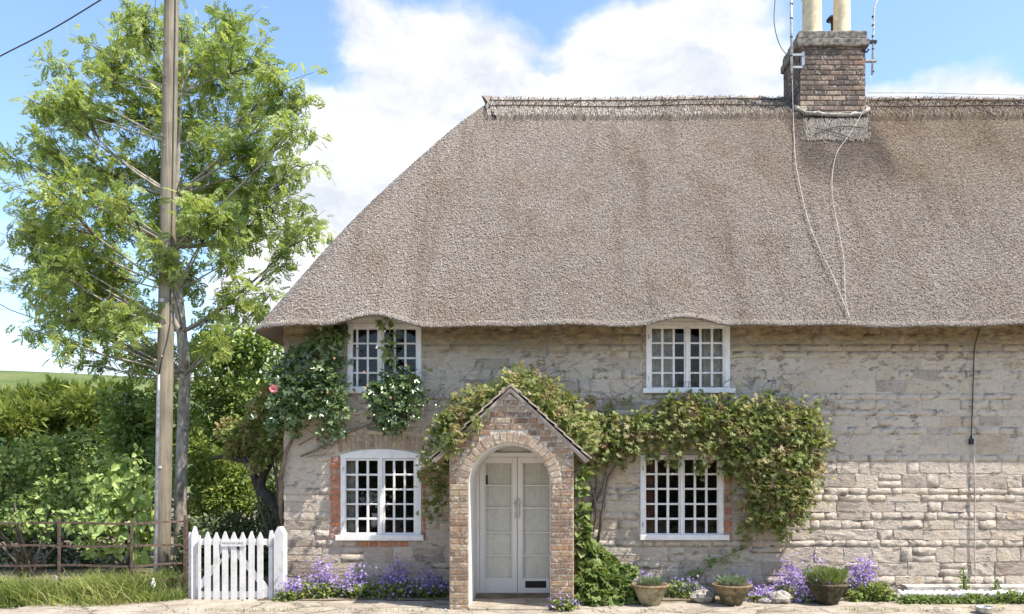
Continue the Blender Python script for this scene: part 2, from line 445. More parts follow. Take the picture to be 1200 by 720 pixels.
def wall_colour(b, base):
    """limewash, lichen and eaves staining shared by the stones and their mortar"""
    p = b.pos()
    x = b.sep(p)
    n1 = b.noise(p, 1.7, 6.0, 0.62)
    n2 = b.noise(b.scale(p, (1, 1, 2.2)), 6.0, 7.0, 0.7)
    n3 = b.noise(p, 38.0, 5.0, 0.7)
    hi = b.mrange(x[2], 1.3, 2.1)
    # worn limewash, thicker on the upper wall
    lw = b.math('MULTIPLY', b.mrange(b.math('ADD', b.math('MULTIPLY', n1, 0.5), b.math('MULTIPLY', n2, 0.5)), 0.36, 0.56), b.math('ADD', b.math('MULTIPLY', hi, 0.20), 0.42))
    c = b.mix(lw, base, b.mix(n3, (0.57, 0.485, 0.395), (0.75, 0.655, 0.545)))
    # grey lichen blotches
    li = b.math('MULTIPLY', b.mrange(n2, 0.50, 0.60), b.mrange(n1, 0.44, 0.58))
    oc = b.math('MULTIPLY', b.mrange(b.noise(p, 2.6, 6.0, 0.7), 0.52, 0.68), 0.5)
    c = b.mix(oc, c, b.mix(1.0, c, (0.92, 0.80, 0.62), 'MULTIPLY'))
    c = b.mix(b.math('MULTIPLY', li, 0.8), c, (0.20, 0.175, 0.155))
    # flecks
    fl = b.mrange(b.noise(p, 70.0, 3.0, 0.6), 0.64, 0.72)
    c = b.mix(b.math('MULTIPLY', fl, 0.45), c, (0.12, 0.10, 0.085))
    # drip stain and moss below the eaves
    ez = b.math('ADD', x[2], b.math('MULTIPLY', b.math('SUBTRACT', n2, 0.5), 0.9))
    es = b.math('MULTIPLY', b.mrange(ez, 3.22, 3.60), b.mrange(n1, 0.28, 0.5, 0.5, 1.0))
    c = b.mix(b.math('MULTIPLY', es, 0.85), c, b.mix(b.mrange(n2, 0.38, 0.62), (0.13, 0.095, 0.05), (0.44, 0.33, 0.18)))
    # darker foot of the wall, fading out towards the right
    ft = b.mrange(b.math('ADD', x[2], b.math('MULTIPLY', b.math('SUBTRACT', n2, 0.5), 0.7)), 0.42, 0.05)
    ft = b.math('MULTIPLY', ft, b.mrange(x[0], 3.6, 2.6))
    c = b.mix(b.math('MULTIPLY', ft, 0.6), c, (0.16, 0.14, 0.11))
    h = b.math('ADD', b.math('MULTIPLY', n2, 0.6), b.math('MULTIPLY', n3, 0.5))
    return c, h
def stone_mat():
    m, b = new_mat('rubble_stone')
    r = b.rand()
    c = b.ramp(r, [(0.0, (0.22, 0.17, 0.14)), (0.16, (0.42, 0.345, 0.285)), (0.45, (0.60, 0.515, 0.42)), (0.75, (0.50, 0.43, 0.35)), (0.90, (0.60, 0.51, 0.395)), (0.955, (0.56, 0.42, 0.27)), (1.0, (0.29, 0.24, 0.20))])
    nz = b.noise(b.pos(), 13.0, 6.0, 0.7)
    c = b.mix(0.6, c, b.mix(1.0, c, b.ramp(nz, [(0.3, (0.72, 0.72, 0.72)), (0.7, (1.3, 1.28, 1.25))]), 'MULTIPLY'))
    c, h = wall_colour(b, c)
    h = b.math('ADD', h, b.math('MULTIPLY', b.noise(b.scale(b.pos(), (1, 1, 1.7)), 11.0, 7.0, 0.7), 1.1))
    b.out(b.surface(c, 0.95, b.bump(h, 1.0, 0.034), 0.12))
    return m
M['stone'] = stone_mat()
def mortar_mat():
    m, b = new_mat('wall_mortar')
    p_ = b.pos()
    c, h = wall_colour(b, b.ramp(b.noise(b.pos(), 20.0, 4.0), [(0.3, (0.50, 0.43, 0.34)), (0.7, (0.65, 0.57, 0.46))]))
    b.out(b.surface(c, 0.97, b.bump(b.math('ADD', h, b.math('MULTIPLY', b.noise(b.scale(p_, (1, 1, 1.7)), 11.0, 7.0, 0.7), 1.1)), 1.0, 0.035), 0.08))
    return m
M['mortar'] = mortar_mat()
def brick_mat(name, stops, white=0.5):
    m, b = new_mat(name)
    p = b.pos()
    c = b.ramp(b.rand(), stops)
    n1 = b.noise(p, 26.0, 6.0, 0.7)
    n2 = b.noise(p, 7.0, 5.0, 0.65)
    c = b.mix(0.7, c, b.mix(1.0, c, b.ramp(n1, [(0.3, (0.6, 0.6, 0.6)), (0.7, (1.35, 1.32, 1.3))]), 'MULTIPLY'))
    wf = b.math('MULTIPLY', b.mrange(n1, 0.48, 0.62), b.mrange(n2, 0.44, 0.58))
    c = b.mix(b.math('MULTIPLY', wf, white), c, (0.60, 0.54, 0.46))
    dk = b.mrange(b.noise(p, 3.0, 5.0, 0.7), 0.54, 0.7, 0.0, 0.5)
    c = b.mix(dk, c, (0.13, 0.11, 0.09))
    b.out(b.surface(c, 0.92, b.bump(n1, 0.7, 0.01), 0.15))
    return m
M['brick'] = brick_mat('porch_brick', [(0.0, (0.14, 0.095, 0.068)), (0.25, (0.29, 0.19, 0.125)), (0.5, (0.21, 0.15, 0.105)), (0.75, (0.32, 0.20, 0.12)), (1.0, (0.35, 0.27, 0.18))], 0.8)
M['redbrick'] = brick_mat('red_brick', [(0.0, (0.40, 0.155, 0.08)), (0.5, (0.46, 0.20, 0.115)), (0.8, (0.34, 0.15, 0.095)), (1.0, (0.42, 0.29, 0.23))], 0.35)
M['dullbrick'] = brick_mat('dull_brick', [(0.0, (0.28, 0.20, 0.145)), (0.5, (0.40, 0.32, 0.235)), (1.0, (0.34, 0.23, 0.16))], 0.8)
M['chimbrick'] = brick_mat('chimney_brick', [(0.0, (0.10, 0.08, 0.068)), (0.35, (0.17, 0.13, 0.108)), (0.7, (0.22, 0.16, 0.125)), (0.9, (0.30, 0.185, 0.13)), (1.0, (0.27, 0.22, 0.18))], 0.6)
M['brickmortar'] = simple('brick_mortar', (0.52, 0.46, 0.385), 0.97, 0.08, 0, 0.3, 25)
M['sootmortar'] = simple('soot_mortar', (0.26, 0.225, 0.19), 0.97, 0.08, 0, 0.45, 25)
M['tile'] = simple('clay_tile', (0.42, 0.34, 0.275), 0.9, 0.15, 0, 0.35, 12)
M['rock'] = simple('rough_rock', (0.34, 0.305, 0.265), 0.95, 0.1, 0, 0.4, 18)
def pot_mat(name, a, c, moss):
    m, b = new_mat(name)
    n1 = b.noise(b.pos(), 7.0, 6.0, 0.7)
    n2 = b.noise(b.pos(), 16.0, 5.0, 0.7)
    col = b.mix(b.mrange(n2, 0.35, 0.65), a, c)
    col = b.mix(b.mrange(n1, 0.42, 0.56, 0.0, 0.9), col, moss)
    b.out(b.surface(col, 0.9, b.bump(n2, 0.5, 0.01), 0.15))
    return m
M['pot_grey'] = pot_mat('weathered_pot', (0.30, 0.27, 0.18), (0.42, 0.37, 0.26), (0.20, 0.17, 0.09))
M['pot_brown'] = pot_mat('mossy_pot', (0.19, 0.14, 0.09), (0.29, 0.225, 0.145), (0.09, 0.085, 0.04))
M['pot_dark'] = pot_mat('dark_mossy_pot', (0.07, 0.055, 0.038), (0.15, 0.12, 0.08), (0.035, 0.035, 0.02))
M['pot_rim'] = simple('mossy_rim', (0.22, 0.16, 0.09), 0.95, 0.1, 0, 0.4, 25)
def ground_mat(name, a, c, d, sc=3.0):
    m, b = new_mat(name)
    n1 = b.noise(b.pos(), sc, 7.0, 0.68)
    n2 = b.noise(b.pos(), sc * 14, 6.0, 0.75)
    col = b.ramp(b.math('ADD', b.math('MULTIPLY', n1, 0.55), b.math('MULTIPLY', n2, 0.45)), [(0.40, a), (0.5, c), (0.60, d)])
    if 'paving' in name:
        vo = b.n('ShaderNodeTexVoronoi', {'Vector': b.n('ShaderNodeVectorMath', {0: b.scale(b.pos(), (1, 1.8, 1)), 1: b.n('ShaderNodeVectorMath', {0: b.n('ShaderNodeTexNoise', {'Vector': b.pos(), 'Scale': 5.0}).outputs['Color'], 1: (.22, .22, .22)}, operation='MULTIPLY').outputs[0]}, operation='ADD').outputs[0], 'Scale': 1.1}, feature='DISTANCE_TO_EDGE')
        col = b.mix(b.mrange(vo.outputs['Distance'], 0.028, 0.008, 0.0, 0.75), col, (0.12, 0.10, 0.07))
    b.out(b.surface(col, 0.95, b.bump(n2, 0.6, 0.015), 0.1))
    return m
M['ground'] = ground_mat('earth', (0.10, 0.085, 0.06), (0.19, 0.155, 0.11), (0.27, 0.23, 0.165))
M['paving'] = ground_mat('worn_paving', (0.22, 0.18, 0.135), (0.35, 0.30, 0.235), (0.44, 0.39, 0.32), 2.2)
M['gravel'] = ground_mat('bounce_gravel', (0.30, 0.26, 0.20), (0.42, 0.37, 0.295), (0.52, 0.465, 0.38), 4.0)  # unseen lane surface, made pale to bounce warm light onto the wall
M['hill'] = ground_mat('pasture', (0.075, 0.105, 0.03), (0.12, 0.15, 0.05), (0.16, 0.18, 0.07), 0.12)

# ================================================================== SETTING
GW = MB()
GW.add([(-700, -400, 0), (700, -400, 0), (700, 900, 0), (-700, 900, 0)], [(0, 1, 2, 3)])
tag(GW.build('ground', M['ground']), kind='structure')
# far pasture slope
hv, hf = [], []
nx, ny = 40, 14
for j in range(ny):
    for i in range(nx):
        x, y = -260 + i * 12.5, 60 + j * 14
        hgt = 26.6 * (1 - math.cos(min(1, j / 9) * math.pi)) / 2 - (0.018 * (x + 110)) + 0.8 * math.sin(x * .05 + j)
        hv.append((x, y, hgt - 0.6 if j else -0.6))
for j in range(ny - 1):
    for i in range(nx - 1):
        a = j * nx + i
        hf.append((a, a + 1, a + nx + 1, a + nx))
hb = MB(); hb.add(hv, hf)
tag(hb.build('hill', M['hill'], smooth=True), kind='structure')
# paving strip in front of the house, kerb step, and the lane
pvx = np.linspace(-6.6, 12, 140)
e1 = 0.03 * np.sin(pvx * 3.1) + 0.02 * np.sin(pvx * 9.7 + 1)
PV = MB()
for i in range(len(pvx) - 1):
    x0, x1 = pvx[i], pvx[i + 1]
    a0, a1 = -1.22 + e1[i], -1.22 + e1[i + 1]
    PV.add([(x0, a0, 0.012), (x1, a1, 0.012), (x1, -0.35, 0.035), (x0, -0.35, 0.035), (x0, a0 - 0.02, -0.06), (x1, a1 - 0.02, -0.06)], [(0, 1, 2, 3), (4, 5, 1, 0)])
tag(PV.build('pavement', M['paving']), kind='structure')
RD = MB()
RD.add([(-60, -6.5, 0.004), (60, -6.5, 0.004), (60, -1.75, 0.004), (-60, -1.75, 0.004)], [(0, 1, 2, 3)])
tag(RD.build('lane', M['gravel']), kind='structure')  # out of view; its pale gravel serves as a reflector for the wall
VG = MB()
VG.add([(-60, -1.75, 0.003), (60, -1.75, 0.003), (60, -1.05, 0.006), (-60, -1.05, 0.006)], [(0, 1, 2, 3)])
tag(VG.build('verge', M['paving']), kind='structure')

# ================================================================== COTTAGE
XL, XR, DEP = mx(333), 10.0, 5.6
cottage = thing('cottage', 'old rubble stone cottage with a deep grey thatched roof and brick arched porch', 'cottage')

# --- openings (px)
OP = {'UL': (407, 494, 379, 461), 'UR': (757, 855.5, 377, 461), 'LL': (399, 494, 533, 633), 'LR': (750, 848, 533, 633)}
Z633, Z533, Z461, Z378 = mz(633), mz(533), mz(461), mz(378)
DX0, DX1, DZ1 = -0.985, 0.19, 2.12
holes = [(mx(a), mx(b_), mz(d), mz(c)) for a, b_, c, d in OP.values()] + [(DX0, DX1, 0.0, DZ1)]
def wall_with_holes(x0, x1, z0, z1, holes, y0, y1):
    b = MB()
    xs = sorted({x0, x1, *[h[0] for h in holes], *[h[1] for h in holes]})
    zs = sorted({z0, z1, *[h[2] for h in holes], *[h[3] for h in holes]})
    inside = lambda x, z: any(h[0] < x < h[1] and h[2] < z < h[3] for h in holes)
    for i in range(len(xs) - 1):
        for j in range(len(zs) - 1):
            if inside((xs[i] + xs[i + 1]) / 2, (zs[j] + zs[j + 1]) / 2): continue
            a, c, d, e = xs[i], xs[i + 1], zs[j], zs[j + 1]
            b.add([(a, y0, d), (c, y0, d), (c, y0, e), (a, y0, e)], [(0, 1, 2, 3)])
            b.add([(a, y1, d), (c, y1, d), (c, y1, e), (a, y1, e)], [(3, 2, 1, 0)])
    for a, c, d, e in holes:
        b.add([(a, y0, d), (a, y1, d), (a, y1, e), (a, y0, e)], [(0, 1, 2, 3)])
        b.add([(c, y0, d), (c, y1, d), (c, y1, e), (c, y0, e)], [(3, 2, 1, 0)])
        b.add([(a, y0, e), (c, y0, e), (c, y1, e), (a, y1, e)], [(0, 1, 2, 3)])
        b.add([(a, y0, d), (c, y0, d), (c, y1, d), (a, y1, d)], [(3, 2, 1, 0)])
    return b
wb = wall_with_holes(XL, XR, 0.0, 3.80, holes, 0.0, 0.42)
wb.box(XL, XL + 0.42, 0.42, DEP - 0.4, 0.0, 3.76)
wb.box(XR - 0.42, XR, 0.42, DEP - 0.4, 0.0, 7.0)
wb.box(XL, XR, DEP - 0.4, DEP, 0.0, 3.76)
wb.box(XL + 0.42, XR - 0.42, 2.9, 3.02, 0.0, 3.9)
wall = wb.build('wall', M['mortar'], cottage)
fl = MB(); fl.box(XL + 0.43, XR - 0.43, 0.43, 2.89, 2.2, 2.34)
fl.build('upper_floor', M['dark_in'], cottage)

# --- rubble stones
def stone_mesh(k, rough, nxs=6, nzs=5):
    vs = []
    for j in range(nzs):
        for i in range(nxs):
            u, w = i / (nxs - 1) - .5, j / (nzs - 1) - .5
            edge = i in (0, nxs - 1) or j in (0, nzs - 1)
            uu, ww = u, w
            if not edge:
                uu *= 1.56
                ww *= 1.82
                uu += random.uniform(-.05, .05); ww += random.uniform(-.06, .06)
                y = -1.0 + random.uniform(-.7, .7) * rough
            else:
                if (i in (0, nxs - 1)) and (j in (0, nzs - 1)):
                    uu *= random.uniform(.86, 1.0); ww *= random.uniform(.72, 1.0)
                else:
                    uu *= random.uniform(.93, 1.03) if i in (0, nxs - 1) else 1
                    ww *= random.uniform(.82, 1.08) if j in (0, nzs - 1) else 1
                y = 0.25 if rough < .5 else random.uniform(-.75, .2)
            vs.append((uu, y, ww))
    fs = [(j * nxs + i, j * nxs + i + 1, (j + 1) * nxs + i + 1, (j + 1) * nxs + i) for j in range(nzs - 1) for i in range(nxs - 1)]
    me = bpy.data.meshes.new('stone')
    me.from_pydata(vs, [], fs)
    me.polygons.foreach_set('use_smooth', [False] * len(fs) if rough > .5 else [True] * len(fs))
    me.materials.append(M['stone'])
    return me
ST_S = [stone_mesh(k, 0.3) for k in range(14)]
ST_R = [stone_mesh(k, 0.95) for k in range(18)]
bands = [(0.0, 0.695), (0.695, Z633), (Z633, Z533), (Z533, 2.24), (2.24, Z461), (Z461, 3.80)]
blocks = [(mx(386), mx(499), Z633 - .003, Z533 + .003), (mx(393), mx(500), Z533 - .003, 2.243), (mx(420), mx(479), .692, Z633 + .003),
          (mx(404), mx(496), Z461 - .003, 3.9), (mx(751.5), mx(857), Z461 - .003, 3.9), (mx(748), mx(858.5), Z633 - .003, Z533 + .05), (-1.19, 0.335, 0, 2.1), (-0.95, 0.1, 2.1, 2.5)]
stones = []
rs = random.Random(5)
for z0, z1 in bands:
    if z1 - z0 < 0.12: hs = [z1 - z0]
    else:
        hs = []
        while sum(hs) < (z1 - z0) - 0.20:
            hs.append(rs.choice([.095, .11, .13, .145, .165, .19]))
        rest = (z1 - z0) - sum(hs)
        if rest < 0.09: hs[-1] += rest
        else: hs.append(rest)
    z = z0
    for h in hs:
        iv = [(XL - 0.01, 6.75)]
        for a, c, d, e in blocks:
            if d < z + h - .01 and e > z + .01:
                nv = []
                for p, q in iv:
                    if c <= p or a >= q: nv.append((p, q)); continue
                    if a > p: nv.append((p, a))
                    if c < q: nv.append((c, q))
                iv = nv
        for p, q in iv:
            x = p
            while q - x > 0.03:
                w = rs.uniform(.13, .42) * (1.25 if h > .14 else 1.0)
                if rs.random() < .12: w *= 1.5
                if x < XL + .1 and p < XL: w = rs.uniform(.42, .62)
                if q - x - w < 0.14: w = q - x
                stones.append((x, x + w, z, z + h))
                x += w
        z += h
stones = [s for s in stones if s[1] - s[0] > .03]
# two stones of one course are sometimes split by a thin bed
out = []
for s in stones:
    if s[3] - s[2] > .17 and s[1] - s[0] > .2 and rs.random() < .22 and s[2] < 2.0:
        zm = s[2] + (s[3] - s[2]) * rs.uniform(.4, .6)
        out += [(s[0], s[1], s[2], zm), (s[0], s[1], zm, s[3])]
    else: out.append(s)
stones = sorted(out, key=lambda s: -(s[1] - s[0]) * (s[3] - s[2]))
extra = MB()
for k, (x0, x1, z0, z1) in enumerate(stones):
    zc, xc = (z0 + z1) / 2, (x0 + x1) / 2
    lowf = min(1, max(0, (2.05 - zc) / .5))
    rough = rs.random() < (0.25 + .75 * lowf) if xc > 2.4 else rs.random() < .35 * lowf
    me = rs.choice(ST_R if rough else ST_S)
    jt = rs.uniform(.0, .008)
    prd = rs.uniform(.002, .0075) * lowf + rs.uniform(.002, .005) if rough else rs.uniform(.002, .006) + .003 * lowf
    w, h = max(.02, x1 - x0 - jt), max(.02, z1 - z0 - jt)
    fx = rs.choice((-1, 1))
    if k < 300:
        o = link('stone', me, wall)
        o.location = Vector((xc, -0.001, zc + rs.uniform(-.008, .008)))
        o.scale = (w * rs.uniform(.97, 1.02), prd, h * rs.uniform(.92, 1.08))
        o.rotation_euler = (0, rs.uniform(-.022, .022) if xc > XL + .4 else 0, 0)
    else:
        extra.add([(xc + v.co.x * w, -0.001 + v.co.y * prd, zc + v.co.z * h) for v in me.vertices], [tuple(p.vertices) for p in me.polygons])
if extra.v: tag(extra.build('stone', M['stone'], wall, smooth=True), kind='stuff')

# --- bricks
def brick_mesh(mat):
    b = MB()
    j = lambda a: a + random.uniform(-.018, .018)
    vs = []
    for y, i in ((-1.0, .045), (-.75, 0.0), (0.5, 0.0)):
        vs += [(j(-.5 + i), y, j(-.5 + i * 2.4)), (j(.5 - i), y, j(-.5 + i * 2.4)), (j(.5 - i), y, j(.5 - i * 2.4)), (j(-.5 + i), y, j(.5 - i * 2.4))]
    fs = [(0, 1, 2, 3)]
    for k in (0, 4):
        for q in range(4): fs.append((k + q, k + 4 + q, k + 4 + (q + 1) % 4, k + (q + 1) % 4))
    me = bpy.data.meshes.new('brick')
    me.from_pydata(vs, [], fs)
    me.materials.append(mat)
    return me
BM = {k: [brick_mesh(M[k]) for _ in range(5)] for k in ('brick', 'redbrick', 'dullbrick', 'chimbrick')}
def put_brick(parent, kind, xc, yf, zc, w, h, prd=0.008, rot=0.0, depth=0.02):
    o = link('brick', random.choice(BM[kind]), parent)
    o.location = Vector((xc, yf, zc)) - wpos(parent)
    o.scale = (w, prd * random.uniform(.75, 1.3) + 0.002, h)
    o.rotation_euler = (0, rot + random.uniform(-.02, .02), random.uniform(-.02, .02))
    return o
def quoin(label, x0, x1, z0, z1, n, kind, name='brick_surround'):
    p = bpy.data.objects.new(name, None); COL.objects.link(p); p.parent = cottage
    if label: p['label'] = label
    h = (z1 - z0) / n
    for i in range(n):
        zc = z0 + (i + .5) * h
        a, c = x0 + random.uniform(0, .018), x1
        put_brick(p, kind, (a + c) / 2, -0.002, zc, c - a - .004, h * random.uniform(.78, .86), .012)
    return p
quoin('orange red bricks in the left jamb of the lower left window', mx(386.5), mx(399), mz(632), mz(535), 13, 'redbrick')
quoin(None, mx(494), mx(498.5), mz(632), mz(545), 9, 'redbrick')
quoin(None, mx(848), mx(857.5), mz(633), mz(536), 13, 'redbrick')
quoin(None, mx(752.2), mx(757), mz(456), mz(383), 7, 'dullbrick')
# bricks under the lower left sill and the arch of bricks over its window
bs = bpy.data.objects.new('brick_course', None); COL.objects.link(bs); bs.parent = cottage
for i in range(5): put_brick(bs, 'redbrick', mx(426 + i * 11.7), -0.002, 0.735, .115, .066, .012)
ba = bpy.data.objects.new('brick_arch', None); COL.objects.link(ba); ba.parent = cottage
for i in range(19):
    u = (i + .5) / 19 * 2 - 1
    xc = mx(446.5) + u * .60
    zc = mz(519) - .055 * u * u + .02
    put_brick(ba, 'dullbrick', xc, -0.002, zc, .052, .19, .005, rot=u * .16)

# --- thatched roof
EY, EXL, ZE, ZR, RY, RX = -0.5, -3.96, mz(380.5, -0.5), 8.12, 2.8, -0.98
RC = 0.5
EXR = 10.5
front_len = EXR - (EXL + RC)
arc_len = RC * math.pi / 2
left_len = (RY - (EY + RC))
TOT = front_len + arc_len + left_len + 3.3
UXC, UXW = (mx(437, EY), mx(805, EY)), (.66, .64)
def roof_xyz(s, v):
    """s runs along the eaves: from the right end of the front, round the left corner, along the hip; v from eaves to ridge"""
    s, v = np.broadcast_arrays(np.asarray(s, float), np.asarray(v, float))
    ex, ey = np.empty(s.shape), np.empty(s.shape)
    f = s < front_len
    a = (s >= front_len) & (s < front_len + arc_len)
    l = s >= front_len + arc_len
    ex[f] = EXR - s[f]; ey[f] = EY
    th = (s[a] - front_len) / RC
    ex[a] = EXL + RC - RC * np.sin(th); ey[a] = EY + RC - RC * np.cos(th)
    ex[l] = EXL; ey[l] = EY + RC + (s[l] - front_len - arc_len)
    rx = np.maximum(ex, RX)
    bump = np.zeros(s.shape)
    for c, w in zip(UXC, UXW):
        u = np.clip(np.abs(ex - c) / w, 0, 1)
        bump += np.where(f, .125 * (1 - u * u) ** 2 * np.where(u < 1, 1, 0), 0)
    fz = v + .20 * v * (1 - v)
    zz = ZE + (ZR - ZE) * fz + bump * np.clip(1 - v * 5, 0, 1) ** 2
    zz = zz + (.012 * np.sin(ex * 2.1 + 1) + .009 * np.sin(ex * 5.3)) * np.clip(1 - v * 4, 0, 1)
    zz = zz + .02 * np.sin(ex * 1.3 + v * 4) * np.sin(v * 7 + ex * .4) * np.clip(v * 6, 0, 1)
    return np.stack([ex + (rx - ex) * v, ey + (RY - ey) * v, zz], -1)
S = np.concatenate([np.linspace(0, front_len, 110), front_len + np.linspace(0.06, arc_len, 18), front_len + arc_len + np.linspace(.2, left_len + 3.3, 20)])
Vv = np.concatenate([[0, .012, .03, .06], np.linspace(.1, 1, 24)])
G = roof_xyz(S[:, None], Vv[None, :])
ns, nv = len(S), len(Vv)
RV = [tuple(p) for p in G.reshape(-1, 3)]
RF = [(i * nv + j, i * nv + j + 1, (i + 1) * nv + j + 1, (i + 1) * nv + j) for i in range(ns - 1) for j in range(nv - 1)]
base = len(RV)
# underside of the eaves: from the lip back to the wall
for i in range(ns):
    x, y, z = G[i, 0]
    if S[i] < front_len: q = (x, 0.06, z + .11)
    elif S[i] < front_len + arc_len:
        th = (S[i] - front_len) / RC
        q = (EXL + RC - (RC - .35) * math.sin(th) + .0, EY + RC - (RC - .45) * math.cos(th), z + .11)
    else: q = (EXL + .36, y, z + .11)
    RV.append((x + (q[0] - x) * .12, y + (q[1] - y) * .12, z - .015))
    RV.append(q)
for i in range(ns - 1):
    RF.append((i * nv, (i + 1) * nv, base + 2 * (i + 1), base + 2 * i))
    RF.append((base + 2 * i, base + 2 * (i + 1), base + 2 * (i + 1) + 1, base + 2 * i + 1))
rb = MB(); rb.add(RV, RF)
# the back slope, unseen, keeps the loft dark
rb.add([(RX, RY, ZR), (EXR, RY, ZR), (EXR, DEP + .5, ZE), (EXL, DEP + .5, ZE)], [(0, 1, 2, 3)])
rb.add([(EXR, EY, ZE), (EXR, RY, ZR), (EXR, DEP + .5, ZE)], [(0, 1, 2)])
rb.add([(EXL, DEP + .5, ZE), (EXR, DEP + .5, ZE), (EXR, DEP - .1, ZE + .1), (EXL + .2, DEP - .1, ZE + .1)], [(0, 1, 2, 3)])
roof = rb.build('roof', M['thatch_base'], cottage, smooth=True)

def roof_frame(s, v):
    e = 1e-3
    P = roof_xyz(s, v)
    dv = roof_xyz(s, np.minimum(v + e, 1)) - roof_xyz(s, np.maximum(v - e, 0))
    ds = roof_xyz(s + e, v) - roof_xyz(s - e, v)
    up = unit(dv)
    N_ = unit(np.cross(ds, dv))
    N_ = np.where(N_[:, 2:3] < 0, -N_, N_)
    return P, up, N_, np.linalg.norm(ds, axis=1) / (2 * e)

def reeds(n, s, v, lmin, lmax, wmin, wmax, lift, spread=.35, outw=0.35):
    P, up, N_, st = roof_frame(s, v)
    side = unit(np.cross(N_, up))
    d = unit(-up + N_ * (outw + rng.normal(0, .12, n))[:, None] + side * rng.normal(0, spread, n)[:, None])
    L = rng.uniform(lmin, lmax, n)[:, None]
    w = rng.uniform(wmin, wmax, n)[:, None]
    P = P + N_ * (rng.uniform(-.012, lift, n))[:, None]
    a = unit(np.cross(d, N_)); b = unit(np.cross(a, d))
    tip = P + d * L * .5
    bas = P - d * L * .5
    ring = [(1.0, -.55), (-1.0, -.55), (0.0, 1.0)]
    V0 = np.stack([bas + a * w * x * .6 + b * w * y * .6 for x, y in ring], 1)
    V1 = np.stack([tip + a * w * x + b * w * y for x, y in ring], 1)
    V = np.concatenate([V0, V1], 1)
    i = np.arange(n)[:, None] * 6
    # the two upper sides (two triangles each) and the cut end
    tris = np.array([[1, 2, 5], [1, 5, 4], [2, 0, 3], [2, 3, 5], [3, 4, 5]])
    Fc = (i[:, :, None] + tris[None]).reshape(-1, 3)
    r = np.repeat(np.clip(rng.normal(.5, .20, n), 0, 1), 5)
    return V.reshape(-1, 3), Fc, r
s_lo = EXR - 8.7
n0 = 420000
s = rng.uniform(s_lo, front_len + arc_len + 2.2, n0)
v = rng.uniform(0.0, .985, n0)
_, _, _, st = roof_frame(s, v)
keep = rng.uniform(0, 1, n0) < np.clip(st, .06, 1)
s, v = s[keep], v[keep]
p1 = reeds(len(s), s, v, .022, .050, .0042, .0078, .008, .5, .5)
n1 = 14000
se = rng.uniform(s_lo, front_len + arc_len + 1.2, n1)
p2 = reeds(n1, se, rng.uniform(0, .008, n1), .035, .065, .006, .011, .012, .5, .3)
tag(np_obj('thatch_reed', *[x for x in join_np([p1, p2])][:2], M['reed'], roof, rnd=join_np([p1, p2])[2]), kind='stuff')

# ridge cap of straw with rods and spars
def ridge_pt(x, t):
    """t: 0 at the crest, 1 at the front lower edge of the cap, negative at the back"""
    vv = 1 - abs(t) * .13
    P = roof_xyz(np.array(EXR - max(x, RX + .001)), np.array(vv))
    y = P[1] if t >= 0 else 2 * RY - P[1]
    z = P[2] + .13 - .025 * abs(t)
    if abs(t) < .2: z = P[2] + .13 - (.2 - abs(t)) * .12
    return (x, y, z)
rc = MB()
xs = np.linspace(-1.0, EXR, 120)
ts = [1.06, 1.0, .75, .5, .25, .1, 0, -.1, -.3, -.6, -1]
rv, rf = [], []
for i, x in enumerate(xs):
    flare = max(0, 1 - i / 6)
    for t in ts:
        xx = x - flare * (.12 * (1 - abs(t)) - .0) + 0.16 * abs(t) * flare * flare
        p = ridge_pt(x, min(t, 1.0))
        dz = flare ** 2 * .03 * (1 - abs(t)) + .012 * math.sin(i * 1.7 + t * 5)
        if t > 1: p = (p[0], p[1] + .0, p[2] - .10)
        rv.append((xx, p[1], p[2] + dz))
nt = len(ts)
for i in range(len(xs) - 1):
    for j in range(nt - 1): rf.append((i * nt + j, (i + 1) * nt + j, (i + 1) * nt + j + 1, i * nt + j + 1))
rf.append(tuple(range(nt - 1, -1, -1)))
rc.add(rv, rf)
cap = rc.build('ridge_cap', M['straw'], roof, smooth=True)
# loose straw on the cap
n = 9000
xx = rng.uniform(-1.0, 8.6, n); tt = np.clip(rng.beta(1.0, 1.2, n), 0, 1)
Pn = np.array([ridge_pt(a, b_) for a, b_ in zip(xx, tt)])
Dn = np.stack([rng.normal(0, .16, n), np.full(n, -.58), np.full(n, -.82)], 1) + np.array([0, -.12, .12]) * rng.uniform(.2, 1.2, n)[:, None]
crest = tt < .06
Dn[crest] = np.stack([rng.normal(0, .35, crest.sum()), rng.normal(0, .4, crest.sum()), np.full(crest.sum(), 1.0)], 1)
Ln = rng.uniform(.06, .16, n); Ln[crest] *= .26
Vn, Fn = leaf_geo(Pn + np.array([0, -.006, .004]), Dn, np.tile(np.array([0, -.8, .6]), (n, 1)) + rng.normal(0, .4, (n, 3)), Ln, rng.uniform(.006, .014, n), False, .5)
tag(np_obj('ridge_straw', Vn, Fn, M['straw'], roof, rnd=np.repeat(rng.uniform(0, 1, n), 2)), kind='stuff')
spars = MB()
for t, wob in ((.30, .02), (.62, .025)):
    pts = []
    for x in np.linspace(-.95, 10.4, 90):
        if 4.1 < x < 5.5: continue
        p = ridge_pt(x, t + wob * math.sin(x * 2.3 + t * 9))
        pts.append((p[0], p[1] - .02, p[2] + .012))
    i0 = next(i for i, p in enumerate(pts) if p[0] > 4.8)
    for seg in (pts[:i0], pts[i0:]):
        g = MB(); g.tube(seg, .009, 5); g.build('hazel_rod', M['hazel_rod'], roof)
    for p in pts[::1]:
        if random.random() < .8:
            a = random.uniform(-.5, .5)
            spars.tube([(p[0] - .02, p[1] - .012, p[2] - .045 + a * .02), (p[0] + .015, p[1] - .016, p[2] + .045)], .008, 4)
